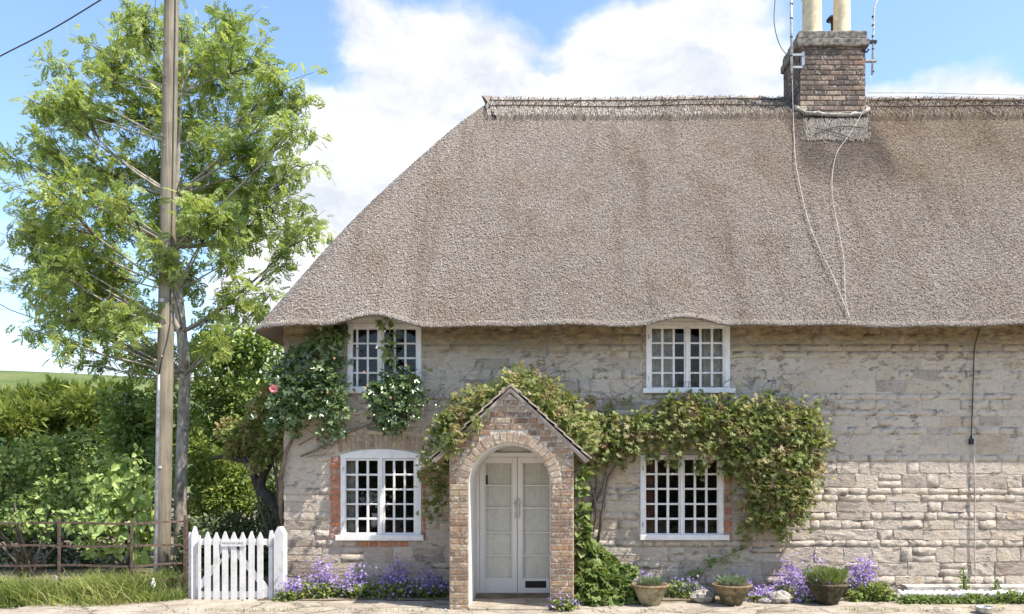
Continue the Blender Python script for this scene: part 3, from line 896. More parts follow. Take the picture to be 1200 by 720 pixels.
# crossing rods
for x in np.arange(-.8, 10.2, .55):
    if 3.9 < x < 5.5: continue
    p, q = ridge_pt(x, .30), ridge_pt(x + .3, .62)
    if random.random() < .6: p, q = ridge_pt(x, .62), ridge_pt(x + .3, .30)
    if random.random() < .5:
        spars.tube([(p[0], p[1] - .02, p[2] + .012), (q[0], q[1] - .02, q[2] + .012)], .006, 4)
tag(spars.build('spar', M['hazel_rod'], roof), kind='stuff')

def roof_at(px, py, off=0.02):
    lo, hi = 0.0, 1.0
    for _ in range(40):
        m_ = (lo + hi) / 2
        P = roof_xyz(np.array(EXR - 4.0), np.array(m_))
        y = CY - (P[2] - CH) * F / (CD + P[1])
        if y > py: lo = m_
        else: hi = m_
    Y = P[1]
    return ((px - CX) * (CD + Y - off * .8) / F, Y - off * .8, P[2] + off * .55)

# --- chimney
CY0, CY1 = 2.40, 3.27
cx0, cx1 = mx(937, CY0), mx(1014, CY0)
ztop = mz(37, CY0)
zcap = mz(55.5, CY0)
cb = MB(); cb.box(cx0 + .01, cx1 - .01, CY0 + .01, CY1 - .01, 6.6, ztop - .02)
chim = cb.build('chimney', M['sootmortar'], cottage)
ch = .085
z = mz(136, CY0); row = 0
sideb = MB()
while z < zcap - .03:
    x = cx0 - (0.11 if row % 2 else 0)
    while x < cx1 - .02:
        a, c = max(x, cx0), min(x + .225 + random.uniform(-.02, .03), cx1)
        if c - a > .05:
            lim = (z - mz(136, CY0)) / (zcap - mz(136, CY0))
            put_brick(chim, 'dullbrick' if (lim < .3 and random.random() < .4) else 'chimbrick', (a + c) / 2, CY0 + .012, z + ch / 2, c - a - .014, ch - random.uniform(.012, .026), .016)
        x = c if c > x + .05 else x + .22
    for k in range(5):
        y0 = CY0 + .02 + k * .2 - (.1 if row % 2 else 0)
        y1 = min(y0 + .188, CY1); y0 = max(y0, CY0 + .02)
        if y1 - y0 > .03:
            sideb.box(cx0 - .006 - random.uniform(0, .008), cx0 + .05, y0, y1, z + .007, z + ch - .008)
            sideb.box(cx1 - .05, cx1 + .006 + random.uniform(0, .008), y0, y1, z + .007, z + ch - .008)
    z += ch; row += 1
tag(sideb.build('brick', M['chimbrick'], chim), kind='stuff')
cp = MB()
def lumpy_slab(b, x0, x1, y0, y1, z0, z1, n=14, amp=.008):
    ring = [(x0 + (x1 - x0) * i / n, y0) for i in range(n)] + [(x1, y0 + (y1 - y0) * i / n) for i in range(n)] + [(x1 - (x1 - x0) * i / n, y1) for i in range(n)] + [(x0, y1 - (y1 - y0) * i / n) for i in range(n)]
    vs = []
    for zz, ins in ((z0, .012), (z0 + .02, 0), (z1 - .02, 0), (z1, .018)):
        for x, y in ring:
            sx = 1 if x < (x0 + x1) / 2 else -1
            sy = 1 if y < (y0 + y1) / 2 else -1
            vs.append((x + sx * ins + random.uniform(-amp, amp), y + sy * ins + random.uniform(-amp, amp), zz + random.uniform(-amp, amp) * .8))
    m_ = len(ring)
    fs = [(k * m_ + i, k * m_ + (i + 1) % m_, (k + 1) * m_ + (i + 1) % m_, (k + 1) * m_ + i) for k in range(3) for i in range(m_)]
    fs += [tuple(range(m_ - 1, -1, -1)), tuple(3 * m_ + i for i in range(m_))]
    b.add(vs, fs)
lumpy_slab(cp, cx0 - .055, cx1 + .05, CY0 - .055, CY1 + .05, zcap, zcap + .13)
lumpy_slab(cp, cx0 - .02, cx1 + .02, CY0 - .02, CY1 + .02, zcap + .128, ztop + .01)
cp.build('chimney_cap', M['capstone'], chim)
for (px, yy, hgt, r) in ((953, 2.62, 1.05, .145), (986.5, 2.62, 1.05, .145), (949.5, 3.02, 1.05, .145)):
    x = mx(px, yy)
    b = MB()
    b.lathe([(r * 1.08, 0), (r * 1.06, .05), (r * .99, .09), (r * .93, hgt * .8), (r * .93, hgt - .12), (r * 1.1, hgt - .1), (r * 1.1, hgt), (r * .8, hgt), (r * .78, hgt - .25)], (x, yy, ztop - .015), 28)
    b.build('chimney_pot', M['cream'], chim, smooth=True)
    b = MB(); b.lathe([(r * 1.5, -.01), (r * 1.35, .03), (r * 1.02, .055)], (x, yy, ztop - .0), 20)
    b.build('pot_flaunching', M['flash'], chim, smooth=True)
b = MB(); c0 = at(975, 24, 3.1)
b.lathe([(.0, .09), (.05, .07), (.09, .02), (.10, .0), (.02, -.01), (.02, -.2)][::-1], c0, 16)
b.build('vent_cowl', M['black'], chim, smooth=True)
fb = MB()
pts = [(cx0 - .05, CY1 - .4, mz(105, CY0)), (cx0 - .05, CY0 + .2, mz(118, CY0)), (cx0 - .04, CY0 - .01, mz(128, CY0)), (cx0 + .1, CY0 - .05, mz(135, CY0)), ((cx0 + cx1) / 2, CY0 - .06, mz(137, CY0)), (cx1 - .1, CY0 - .05, mz(136, CY0)), (cx1 + .04, CY0 - .01, mz(130, CY0)), (cx1 + .05, CY0 + .2, mz(118, CY0)), (cx1 + .05, CY1 - .4, mz(108, CY0))]
qs = []
for a, c in zip(pts[:-1], pts[1:]):
    for k in range(5): qs.append(tuple(a[i] + (c[i] - a[i]) * k / 5 + random.uniform(-.012, .012) for i in range(3)))
fb.tube(qs, [random.uniform(.022, .048) for _ in qs], 8)
fb.build('flashing', M['fillet'], chim, smooth=True)
# straw apron laid below the chimney
ap = []
n = 2600
px = rng.uniform(944, 1016, n) + rng.normal(0, 2.5, n); py = 140 + rng.uniform(0, 1, n) * 24 + rng.normal(0, 1.0, n)
Pn = np.array([roof_at(a, b_, .035) for a, b_ in zip(px, py)])
Dn = np.stack([rng.normal(0, .12, n), np.full(n, -.5), np.full(n, -.83)], 1)
Vn, Fn = leaf_geo(Pn, Dn, np.tile(np.array([0, -.82, .57]), (n, 1)) + rng.normal(0, .4, (n, 3)), rng.uniform(.05, .10, n), rng.uniform(.007, .014, n), False, .5)
tag(np_obj('apron_straw', Vn, Fn, M['apron'], roof, rnd=np.repeat(rng.uniform(.1, 1, n), 2)), kind='stuff')
for (a, b_) in ((((952, 163)), (978, 153)), ((978, 153), (1012, 154)), ((955, 154), (1003, 168))):
    g = MB(); g.tube([roof_at(*a, .06), roof_at((a[0] + b_[0]) / 2, (a[1] + b_[1]) / 2 - 1, .065), roof_at(*b_, .06)], .008, 5)
    g.build('hazel_rod', M['hazel_rod'], roof)

# --- windows
def window(key, label, rows, arch=0.0, sill=None, lcols=None, rcols=None, glass_y=None):
    a, c, t, bt = OP[key]
    x0, x1, z0, z1 = mx(a), mx(c), mz(bt), mz(t)
    yf = -0.014
    b = MB()
    fw = .075
    # outer frame: jambs, head (arched or straight), bottom rail, mullion
    b.cbox(x0 + .002, x0 + fw, yf, .07, z0 + .03, z1 - .002)
    b.cbox(x1 - fw, x1 - .002, yf, .07, z0 + .03, z1 - .002)
    gx = [(mx(p), mx(q)) for p, q in lcols + rcols]
    gz = [(mz(q), mz(p)) for p, q in rows]
    gtop, gbot = gz[0][1], gz[-1][0]
    if arch:
        n_ = 16
        pts = [(x0 + .002, gtop + .03)] + [(x0 + .002 + (x1 - x0 - .004) * i / n_, z1 + arch * (1 - (2 * i / n_ - 1) ** 2)) for i in range(n_ + 1)] + [(x1 - .002, gtop + .03)]
        b.prism(pts[::-1] if False else pts[0:1] + pts[-1:] + pts[-2:0:-1], yf - .002, .071)
    else:
        b.cbox(x0 + fw, x1 - fw, yf + .002, .068, gtop + .025, z1 - .003)
    ml, mr = gx[len(lcols) - 1][1], gx[len(lcols)][0]
    mid = (ml + mr) / 2
    b.cbox(mid - .02, mid + .02, yf + .001, .069, gbot - .03, gtop + .03)
    w = b.build('window', M['paint'], cottage)
    w['label'] = label
    # casements with glazing bars
    for cols, lo, hi in ((lcols, gx[0][0] - .042, mid - .021), (rcols, mid + .021, gx[-1][1] + .042)):
        cg = [(mx(p), mx(q)) for p, q in cols]
        k = MB()
        yc = .002
        k.cbox(lo, cg[0][0], yc, .045, gbot - .035, gtop + .028)
        k.cbox(cg[-1][1], hi, yc, .045, gbot - .035, gtop + .028)
        k.cbox(cg[0][0], cg[-1][1], yc + .001, .044, gtop, gtop + .027)
        k.cbox(cg[0][0], cg[-1][1], yc + .001, .044, gbot - .034, gbot)
        for i in range(len(cg) - 1):
            k.cbox(cg[i][1], cg[i + 1][0], yc + .008, .04, gbot, gtop, .005)
        for j in range(len(gz) - 1):
            for i in range(len(cg)):
                k.cbox(cg[i][0], cg[i][1], yc + .009, .039, gz[j + 1][1], gz[j][0], .005)
        k.build('casement', M['paint'], w)
        for i in range(len(cg)):
            for j in range(len(gz)):
                p = MB()
                xa, xb, za, zb = cg[i][0] - .003, cg[i][1] + .003, gz[j][0] - .003, gz[j][1] + .003
                tl = [random.uniform(-.0015, .0015) for _ in range(4)]
                p.add([(xa, .030 + tl[0], za), (xb, .030 + tl[1], za), (xb, .030 + tl[2], zb), (xa, .030 + tl[3], zb)], [(0, 1, 2, 3)])
                p.build('pane', M['glass'], w)
    # sill
    sx0, sx1 = mx(sill[0]), mx(sill[1])
    s_ = MB(); s_.cbox(sx0, sx1, -.065, .069, mz(sill[3]), mz(sill[2]), .008)
    s_.build('sill', M['paint'], w)
    bl = MB(); bl.cbox(x0 + fw, x1 - fw, yf + .002, .067, mz(sill[2]) - .002, gbot - .034)
    bl.build('bottom_rail', M['paint'], w)
    # hinges on the outer jambs
    h_ = MB()
    for zz in (gtop - .12, gbot + .12): h_.cbox(x0 + .03, x0 + .05, yf - .012, yf + .004, zz - .03, zz + .03, .002)
    h_.build('hinge', M['pale_metal'], w)
    return w
UROW = [(386, 401.5), (403.5, 418.5), (421, 436), (438, 453)]
LROW = [(540, 555.3), (557.7, 572.7), (575, 590), (592, 607), (609.5, 624.5)]
window('UL', 'upper left casement window half covered by the climbing rose', UROW, 0, (404, 496, 454.5, 461.5), [(408.5, 417), (419.5, 429.5), (432, 442)], [(450, 461), (463.5, 473.5), (476, 487)])
window('UR', 'upper right casement window with beige curtains under the thatch', [(385, 401), (403, 418), (420.5, 436), (438, 454)], 0, (753, 861, 455.5, 461.5), [(764, 775), (777.6, 788.4), (791, 801.7)], [(809.3, 819.8), (822.4, 833.2), (836, 847)])
window('LL', 'lower left casement window with a shallow arched head', LROW, .075, (394, 497, 627, 633.5), [(405.5, 416.5), (419.5, 429.3), (432.2, 442.5)], [(451, 460.2), (462.8, 472.8), (475.2, 484.7)])
window('LR', 'lower right casement window with the creeper hanging over its head', [(539, 554.6), (557, 572), (574.3, 589.8), (592, 607), (609.5, 625.3)], 0, (749, 854, 626.5, 633), [(757.2, 767.7), (770.8, 781.3), (784.4, 795.2)], [(802.5, 813.3), (816, 826.6), (829.5, 840.5)])
# plaster above the upper windows, under the eyebrows of the thatch
for key in ('UL', 'UR'):
    a, c, t, bt = OP[key]
    p = MB(); p.box(mx(a) - .01, mx(c) + .01, -.011, .05, mz(t), 3.97)
    p.build('plaster_panel', M['plaster'], cottage)

# --- porch
PY = -1.11
s9 = (CD + PY) / F
pxl, pxr = mx(527, PY), mx(672, PY)
axl, axr = mx(549.5, PY), mx(645, PY)
acx, ar = (axl + axr) / 2, (axr - axl) / 2
azs = mz(519.5, PY) - ar
apx, apz = mx(598.5, PY), mz(460, PY)
slope = (mz(453, PY) - mz(538, PY)) / (mx(690, PY) - mx(598, PY))
def gz_at(x): return apz - slope * abs(x - apx)
po = MB()
NA = 20
arcp = [(acx + ar * math.cos(math.pi * i / NA), azs + ar * math.sin(math.pi * i / NA)) for i in range(NA + 1)]   # right to left
def porch_front(y, flip):
    outer = []
    inner = [(axr, 0.0)] + arcp + [(axl, 0.0)]
    for x, zz in inner:
        if zz <= azs + 1e-6 and x > acx: outer.append((pxr, min(zz, gz_at(pxr))))
        elif zz <= azs + 1e-6: outer.append((pxl, min(zz, gz_at(pxl))))
        else:
            a = math.atan2(zz - azs, x - acx)
            # radial ray to the outline
            best = None
            for k in range(1, 400):
                r_ = ar + k * .005
                X_, Z_ = acx + r_ * math.cos(a), azs + r_ * math.sin(a)
                if X_ > pxr or X_ < pxl or Z_ > gz_at(X_): break
                best = (X_, Z_)
            outer.append(best or (x, zz))
    n_ = len(inner)
    vs = [(x, y, zz) for x, zz in inner] + [(x, y, zz) for x, zz in outer]
    fs = [(i, i + 1, n_ + i + 1, n_ + i) if flip else (i, n_ + i, n_ + i + 1, i + 1) for i in range(n_ - 1)]
    return vs, fs, inner, outer
vs, fs, inner, outer = porch_front(PY, False)
po.add(vs, fs, 0)
for prof, mi, inv in ((inner, 1, False), (outer, 0, True)):
    for i in range(len(prof) - 1):
        (xa, za), (xb, zb) = prof[i], prof[i + 1]
        q = [(xa, PY, za), (xb, PY, zb), (xb, -.002, zb), (xa, -.002, za)]
        po.add(q, [(0, 1, 2, 3)] if not inv else [(3, 2, 1, 0)], mi)
porch = po.build('porch', [M['brickmortar'], M['paint']], cottage)
porch['label'] = 'gabled red brown brick porch with a round arch before the double doors'
bc, bh = .0748, .064
z = 0.0; row = 0
ext = ar + .15
while z < apz - .06:
    zc = z + bc / 2
    ivs = []
    xo = min(pxr, apx + (apz - (z + bc)) / slope); xl = max(pxl, apx - (apz - (z + bc)) / slope)
    if zc < azs: ivs = [(pxl, axl - .003), (axr + .003, pxr)]
    else:
        dz = max(0, zc - azs - .02)
        hw = math.sqrt(max(0, ext * ext - dz * dz))
        if zc - azs < ext: ivs = [(xl, acx - hw), (acx + hw, xo)]
        else: ivs = [(xl, xo)]
    for a, c in ivs:
        if c - a < .035: continue
        x = a
        first = True
        while c - x > .02:
            w = .222
            if first and row % 2: w = .112
            if c - x - w < .05: w = c - x
            put_brick(porch, 'brick', x + w / 2, PY + .002, zc, w - .011, bh + random.uniform(-.007, .004), .010)
            x += w; first = False
    z += bc; row += 1
NVou = 23
for i in range(NVou):
    a = math.pi * (i + .5) / NVou
    r_ = ar + .073
    o = put_brick(porch, 'dullbrick', acx + r_ * math.cos(a), PY + .001, azs + r_ * math.sin(a), .066 + .0, .14, .013, rot=math.pi / 2 - a)
sb = MB()
z = 0; row = 0
while z < gz_at(pxr) - .06:
    y = PY + .01 - (.11 if row % 2 else 0)
    while y < -.02:
        a, c = max(y, PY + .005), min(y + .215, -.005)
        if c - a > .03:
            sb.box(pxr - .04, pxr + .007, a, c, z + .005, z + bc - .006)
            sb.box(pxl - .007, pxl + .04, a, c, z + .005, z + bc - .006)
        y += .225
    z += bc; row += 1
tag(sb.build('brick', M['brick'], porch), kind='stuff')
# porch roof: boards under two slopes of tiles, ridge and verge tiles
pr = MB()
ex = mx(690, PY); exl = 2 * apx - ex
za, ze = mz(453, PY), mz(538, PY)
for sx, xe in ((1, ex), (-1, exl)):
    nrm = (slope * sx / math.hypot(1, slope), 1 / math.hypot(1, slope))
    th = .05
    pts = [(apx, za - .012), (xe, ze - .012), (xe - nrm[0] * th, ze - .012 - nrm[1] * th), (apx, za - .012 - th * 1.35)]
    if sx < 0: pts = pts[::-1]
    pr.prism(pts[::-1], PY - .035, -.003)
proof = pr.build('porch_roof', M['tile'], cottage)
for sx in (1, -1):
    L_ = math.hypot(ex - apx, za - ze)
    for k in range(9):
        t0, t1 = k / 9, (k + 1.12) / 9
        for yy in ((PY - .075, PY + .12), (PY + .125, PY + .33), (PY + .335, PY + .55)):
            b = MB()
            xa, xb = apx + sx * (ex - apx) * t0, apx + sx * (ex - apx) * t1
            zA, zB = za - (za - ze) * t0, za - (za - ze) * t1
            nr = (slope * sx / math.hypot(1, slope), 1 / math.hypot(1, slope))
            lift0, lift1 = .004, .018 + random.uniform(0, .008)
            pts = [(xa + nr[0] * lift0, zA + nr[1] * lift0), (xb + nr[0] * lift1, zB + nr[1] * lift1), (xb + nr[0] * (lift1 + .016), zB + nr[1] * (lift1 + .016)), (xa + nr[0] * (lift0 + .016), zA + nr[1] * (lift0 + .016))]
            if sx < 0: pts = pts[::-1]
            b.prism(pts, yy[0] - random.uniform(0, .01), yy[1])
            b.build('roof_tile', M['tile'], proof)
b = MB()
b.prism([(apx - .11, za - .085), (apx - .10, za - .095), (apx, za - .002), (apx + .10, za - .095), (apx + .11, za - .085), (apx, za + .022)][::-1], PY - .09, -.01)
b.build('ridge_tile', M['tile'], proof)
vb = MB()
for sx, xe in ((1, ex), (-1, exl)):
    xw = pxr if sx > 0 else pxl
    pts = [(apx, za - .02), (xe, ze - .02), (xe, ze - .045), (apx, za - .055)]
    if sx < 0: pts = pts[::-1]
    vb.prism(pts[::-1], PY - .05 , PY - .036)
vb.build('verge_board', M['flash'], proof)
# porch floor
pf = MB(); pf.cbox(axl + .003, axr - .003, PY - .06, .40, 0.0, .045, .012)
pf.build('porch_step', M['paving'], cottage)

# --- double doors
DY = 0.02
fr = MB()
dl0, dm, dr1 = mx(562, DY), mx(606.3, DY), mx(650.5, DY)
dzb, dzt = .055, mz(536, DY)
fr.cbox(DX0 + .002, dl0, DY - .03, DY + .09, .046, mz(530.5, DY) + .0, .006)
fr.cbox(dr1, DX1 - .002, DY - .03, DY + .09, .046, mz(530.5, DY) + .0, .006)
fr.cbox(dl0, dr1, DY - .028, DY + .09, dzt + .003, mz(530.5, DY), .006)
fr.build('door_frame', M['doorpaint'], cottage)
lun = MB(); lun.box(DX0 + .002, DX1 - .002, DY + .03, DY + .09, mz(530.5, DY) + .006, DZ1 - .002)
lun.build('fanlight_board', M['doorpaint'], cottage)
mt = [569, 595.7, 624.5, 651.7]
for side, (a, c, ga, gc) in enumerate(((dl0 + .003, dm - .003, mx(568, DY), mx(600.3, DY)), (dm + .003, dr1 - .003, mx(612, DY), mx(644.3, DY)))):
    b = MB()
    gt, gb = mz(543, DY), mz(678, DY)
    yc = DY
    b.cbox(a, ga, yc, yc + .05, dzb, dzt, .004)
    b.cbox(gc, c, yc, yc + .05, dzb, dzt, .004)
    b.cbox(ga, gc, yc + .001, yc + .049, gt, dzt - .0, .004)
    b.cbox(ga, gc, yc + .001, yc + .049, dzb, gb, .004)
    zz = [gt] + [mz(y, DY) for y in mt] + [gb]
    for y in mt: b.cbox(ga, gc, yc + .012, yc + .04, mz(y, DY) - .010, mz(y, DY) + .010, .005)
    # beading round the glass
    for p in (ga, gc - .012): b.cbox(p, p + .012, yc - .006, yc + .02, gb, gt, .003)
    d = b.build('door', M['doorpaint'], cottage)
    d['label'] = 'right leaf with the black letterbox' if side else 'left leaf of the glazed double doors'
    for i in range(5):
        p = MB(); p.add([(ga, yc + .03, zz[i + 1]), (gc, yc + .03, zz[i + 1]), (gc, yc + .03, zz[i]), (ga, yc + .03, zz[i])], [(0, 1, 2, 3)])
        p.build('pane', M['glass'], d)
    hx = mx(604.2, DY) if side == 0 else mx(608.8, DY)
    h = MB()
    h.cbox(hx - .012, hx + .012, yc - .008, yc + .001, mz(608, DY), mz(584, DY), .002)
    h.tube([(hx, yc - .008, mz(590, DY)), (hx, yc - .05, mz(590, DY)), (hx + (-.035 if side == 0 else .035), yc - .05, mz(590, DY))], .009, 8)
    h.lathe([(.0, -.008), (.012, -.006), (.012, .006), (0, .008)], (hx, yc - .012, mz(603, DY)), 10)
    h.build('handle', M['pale_metal'], d)
    if side:
        l = MB(); l.cbox(mx(615.5, DY), mx(640, DY), yc - .007, yc + .01, mz(689, DY), mz(681, DY), .003)
        l.build('letterbox', M['black'], d)
    # net curtain hung on the glass
    nc = MB()
    cols = 40
    vs = []
    for i in range(cols + 1):
        x = ga - .02 + (gc - ga + .04) * i / cols
        y = yc + .054 + .0025 * math.sin(i * 1.55) + .002 * math.sin(i * .7)
        vs += [(x, y, gb - .03), (x, y, gt + .03)]
    nc.add(vs, [(2 * i, 2 * i + 2, 2 * i + 3, 2 * i + 1) for i in range(cols)])
    o = nc.build('net_curtain', M['net'], None, smooth=True)
    tag(o, 'pale net curtain behind the %s door leaf' % ('right' if side else 'left'), 'curtain', 'net curtains behind the porch doors')
    if side == 0:
        k = MB(); k.cbox(mx(568.6, DY), mx(571.3, DY), yc + .05, yc + .06, mz(568, DY), mz(557, DY), .001)
        tag(k.build('door_bracket', M['cable_dark'], None), 'small dark hinged bracket inside the top of the left door glass', 'bracket')

# --- curtains inside the windows
def curtain(px0, px1, key, mat, label, group='curtains inside the cottage windows'):
    a, c, t, bt = OP[key]
    b = MB(); n_ = 24; vs = []
    ph = random.uniform(0, 6)
    for i in range(n_ + 1):
        x = mx(px0) * 1.012 + (mx(px1) - mx(px0)) * i / n_
        y = .13 + .022 * math.sin(i * 1.25 + ph) + .01 * math.sin(i * 2.9)
        vs += [(x, y, mz(bt) + .02), (x, y, mz(t) - .0)]
    b.add(vs, [(2 * i, 2 * i + 2, 2 * i + 3, 2 * i + 1) for i in range(n_)])
    tag(b.build('curtain', mat, None, smooth=True), label, 'curtain', group)
curtain(762, 789, 'UR', M['curtain_beige'], 'beige curtain at the left of the upper right window')
curtain(821, 849, 'UR', M['curtain_beige'], 'beige curtain at the right of the upper right window')
curtain(404, 418, 'UL', M['curtain_red'], 'red brown curtain at the left edge of the rose covered window')
curtain(403, 417, 'LL', M['curtain_grey'], 'pale grey curtain in the arched lower left window')
curtain(755, 768, 'LR', M['curtain_red'], 'brown curtain at the left edge of the window below the creeper')
# white flowers standing inside the lower left window
vz = thing('flower_vase', 'vase of white flowers behind the arched lower left window', 'vase', at(440, 618, .30))
n = 90
c0 = np.array(at(438, 586, .30))
Pn = c0 + rng.normal(0, 1, (n, 3)) * np.array([.10, .05, .06])
Vn, Fn = leaf_geo(Pn, rand_unit(n), rand_unit(n), .06, .05)
np_obj('blossom', Vn, Fn, M['whitepetal'], vz, rnd=np.repeat(rng.uniform(0, 1, n), 2))
b = MB(); p = at(440, 618, .30)
b.lathe([(.05, 0), (.07, .06), (.05, .16), (.06, .2)], p, 16); b.build('vase', M['paint'], vz, smooth=True)
b = MB()
for i in range(9):
    q = c0 + rng.normal(0, 1, 3) * np.array([.1, .04, .05]); b.tube([(p[0], p[1], p[2] + .15), tuple(q)], .005, 5)
b.build('stem', M['darkshrub'], vz)

# ================================================================== THINGS ON THE HOUSE
# aerial masts and cables
m1 = thing('aerial_mast', 'tall thin aerial mast strapped to the left of the chimney stack', 'mast', at(927.5, 92, CY0 - .1), 'aerial masts on the chimney')
b = MB(); b.tube([at(928, 92, CY0 - .1), at(926.5, -40, CY0 - .1)], .022, 8); b.build('tube', M['pale_metal'], m1, smooth=True)
b = MB()
for y in (5, 22, 44, 66, 88):
    b.tube([at(927.4, y - .8, CY0 - .1), at(927.4, y + .8, CY0 - .1)], .027, 8)
b.build('cable_tie', M['cable_dark'], m1)
for y in (64.5, 79):
    b = MB(); q = at(928, y, CY0 - .1); r_ = at(939, y, CY0 - .02)
    b.box(q[0], r_[0], CY0 - .11, CY0 - .08, q[2] - .018, q[2] + .018); b.build('bracket', M['grey_metal'], m1)
b = MB(); q = at(938, 64, CY0); r_ = at(941, 80, CY0); b.box(q[0], r_[0], CY0 - .09, CY0 - .01, r_[2], q[2]); b.build('wall_plate', M['grey_metal'], m1)
m2 = thing('aerial_mast', 'crook topped aerial mast bolted to the right of the chimney stack', 'mast', at(1022, 88, CY0 + .1), 'aerial masts on the chimney')
b = MB(); b.tube([at(1022, 88, CY0 + .1), at(1023.5, 40, CY0 + .1), at(1024, 14, CY0 + .1), at(1025.5, 5, CY0 + .1), at(1029, 0, CY0 + .1), at(1034, -6, CY0 + .1)], .018, 8); b.build('tube', M['pale_metal'], m2, smooth=True)
b = MB()
for y in (20, 30, 43, 58, 70, 84): b.tube([at(1023, y - .8, CY0 + .1), at(1023, y + .8, CY0 + .1)], .023, 8)
b.build('cable_tie', M['cable_dark'], m2)
for y in (49.5, 71.5):
    b = MB(); q = at(1013, y, CY0 + .1); r_ = at(1027, y, CY0 + .1)
    b.box(q[0] - .03, r_[0], CY0 + .07, CY0 + .13, q[2] - .02, q[2] + .02); b.build('bracket', M['black'] if y < 60 else M['grey_metal'], m2)
b = MB(); b.tube([at(1010, 60, CY0), at(1016, 61, CY0), at(1018, 58, CY0)], .018, 6); b.build('hook', M['black'], m2)

def cable(name, label, pts, r, mat, cat='cable', group=None, n=5):
    # smooth the polyline (Catmull-Rom) and build one tube
    P = [Vector(p) for p in pts]; Q = []
    for i in range(len(P) - 1):
        p0, p1, p2, p3 = P[max(i - 1, 0)], P[i], P[i + 1], P[min(i + 2, len(P) - 1)]
        for k in range(6):
            t = k / 6
            Q.append(0.5 * ((2 * p1) + (p2 - p0) * t + (2 * p0 - 5 * p1 + 4 * p2 - p3) * t * t + (3 * p1 - p0 - 3 * p2 + p3) * t ** 3))
    Q.append(P[-1])
    b = MB(); b.tube(Q, r, n)
    return tag(b.build(name, mat, None, smooth=True), label, cat, group)
ra = lambda L: [roof_at(a, b_, .06) for a, b_ in L]
cable('aerial_cable', 'pale cable dropping from the left mast down the thatch to the eaves', [at(928.5, 90, CY0 - .1), at(929, 118, CY0 - .15)] + ra([(930, 150), (932, 190), (937, 220), (947, 262), (960, 295), (975, 325), (985, 350), (993, 370), (996.5, 379)]),  .006, M['cable_pale'], group='cables down the thatch')
cable('aerial_cable', 'thin cable curving from the right chimney foot down the thatch', [at(1021, 88, CY0 + .1), at(1016, 115, CY0 - .06), at(1008, 137, CY0 - .12)] + ra([(993, 165), (980, 185), (975, 215), (977, 245), (984, 280), (989, 310), (990, 335), (991, 355), (996, 379)]), .005, M['cable_pale'], group='cables down the thatch')
jb = thing('junction_box', 'small black junction box on the right end of the stone wall', 'box', at(1138, 518, -.02))
b = MB(); q = at(1135.5, 521, -.03); r_ = at(1140.5, 514.5, -.03); b.cbox(q[0], r_[0], -.055, -.02, q[2], r_[2], .006); b.build('case', M['black'], jb)
b = MB(); q = at(1138, 513, -.035); b.tube([at(1138, 515, -.035), at(1138, 511, -.035)], .014, 8); b.build('gland', M['black'], jb)
cable('wall_cable', 'dark cable from the eaves down to the black junction box', [at(1149, 378, -.05), at(1147, 388, -.035), at(1142, 408, -.03), at(1141, 430, -.03), at(1140, 460, -.03), at(1139, 490, -.03), at(1138, 513, -.035)], .008, M['cable_dark'])
cable('wall_cable', 'pale cable running from the junction box down to the wall foot', [at(1141, 521, -.035), at(1142, 560, -.04), at(1142.5, 600, -.042), at(1142, 640, -.042), at(1143, 672, -.042), at(1143, 681, -.06), at(1149, 683, -.08)], .009, M['cable_pale'])
cable('eaves_wire', 'thin black wire looping under the thatch near the cables', [at(1003, 379, -.1), at(1010, 382.5, -.06), at(1018, 384, -.05), at(1028, 381.5, -.06), at(1034, 379, -.1)], .007, M['cable_dark'])
cable('overhead_wire', 'dark overhead line crossing the sky at the upper left corner', [at(-60, 97, 4), at(0, 66, 3.6), at(60, 35, 3.2), at(118, 0, 2.8), at(160, -26, 2.4)], .012, M['cable_dark'], 'wire')
cable('overhead_wire', 'thin line behind the tree at the left edge of the picture', [at(-40, 343, 9), at(0, 357, 8.5), at(14, 364, 8), at(60, 380, 7)], .012, M['cable_dark'], 'wire')
cable('stay_wire', 'fine wire arching in the sky left of the chimney', [at(924, 66, CY0 - .05), at(916, 57, CY0), at(910, 42, CY0), at(907, 22, CY0), at(909, -8, CY0)], .007, M['cable_dark'], 'wire')
cable('ridge_wire', 'fine wire stretched over the ridge right of the chimney', [at(1016, 109, 2.7), at(1080, 109, 2.7), at(1140, 110.5, 2.7), at(1215, 112, 2.7)], .006, M['cable_pale'], 'wire')

# ================================================================== VEGETATION BUILDERS
def lobe_points(lobes, n, power=2.0, squash=1.0):
    """points in lobes (px, py, radius px, Y): returns positions, outward directions"""
    C_ = np.array([at(l[0], l[1], l[3]) for l in lobes]); rr = np.array([l[2] * (CD + l[3]) / F for l in lobes])
    wgt = rr ** 2 * np.array([l[4] if len(l) > 4 else 1.0 for l in lobes]); wgt /= wgt.sum()
    idx = rng.choice(len(lobes), n, p=wgt)
    d = rand_unit(n)
    rad = rr[idx] * rng.uniform(0, 1, n) ** (1 / power)
    P = C_[idx] + d * rad[:, None] * np.array([1, squash, 1])
    return P, d, idx, C_, rr

def palmate(P, D, Nn, L, k=5, spread=1.2, wr=.45, oval=False):
    """k leaflets fanned from one point"""
    n = len(P); D = unit(D); S_ = unit(np.cross(D, Nn)); Nn = unit(np.cross(S_, D))
    out = []
    for a in np.linspace(-spread, spread, k):
        d = D * math.cos(a) + S_ * math.sin(a)
        ll = L * (1 - .28 * abs(a) / max(spread, .01))
        out.append(leaf_geo(P + d * (L * .12)[:, None], d, Nn, ll, ll * wr, oval, .2, .12))
    return out

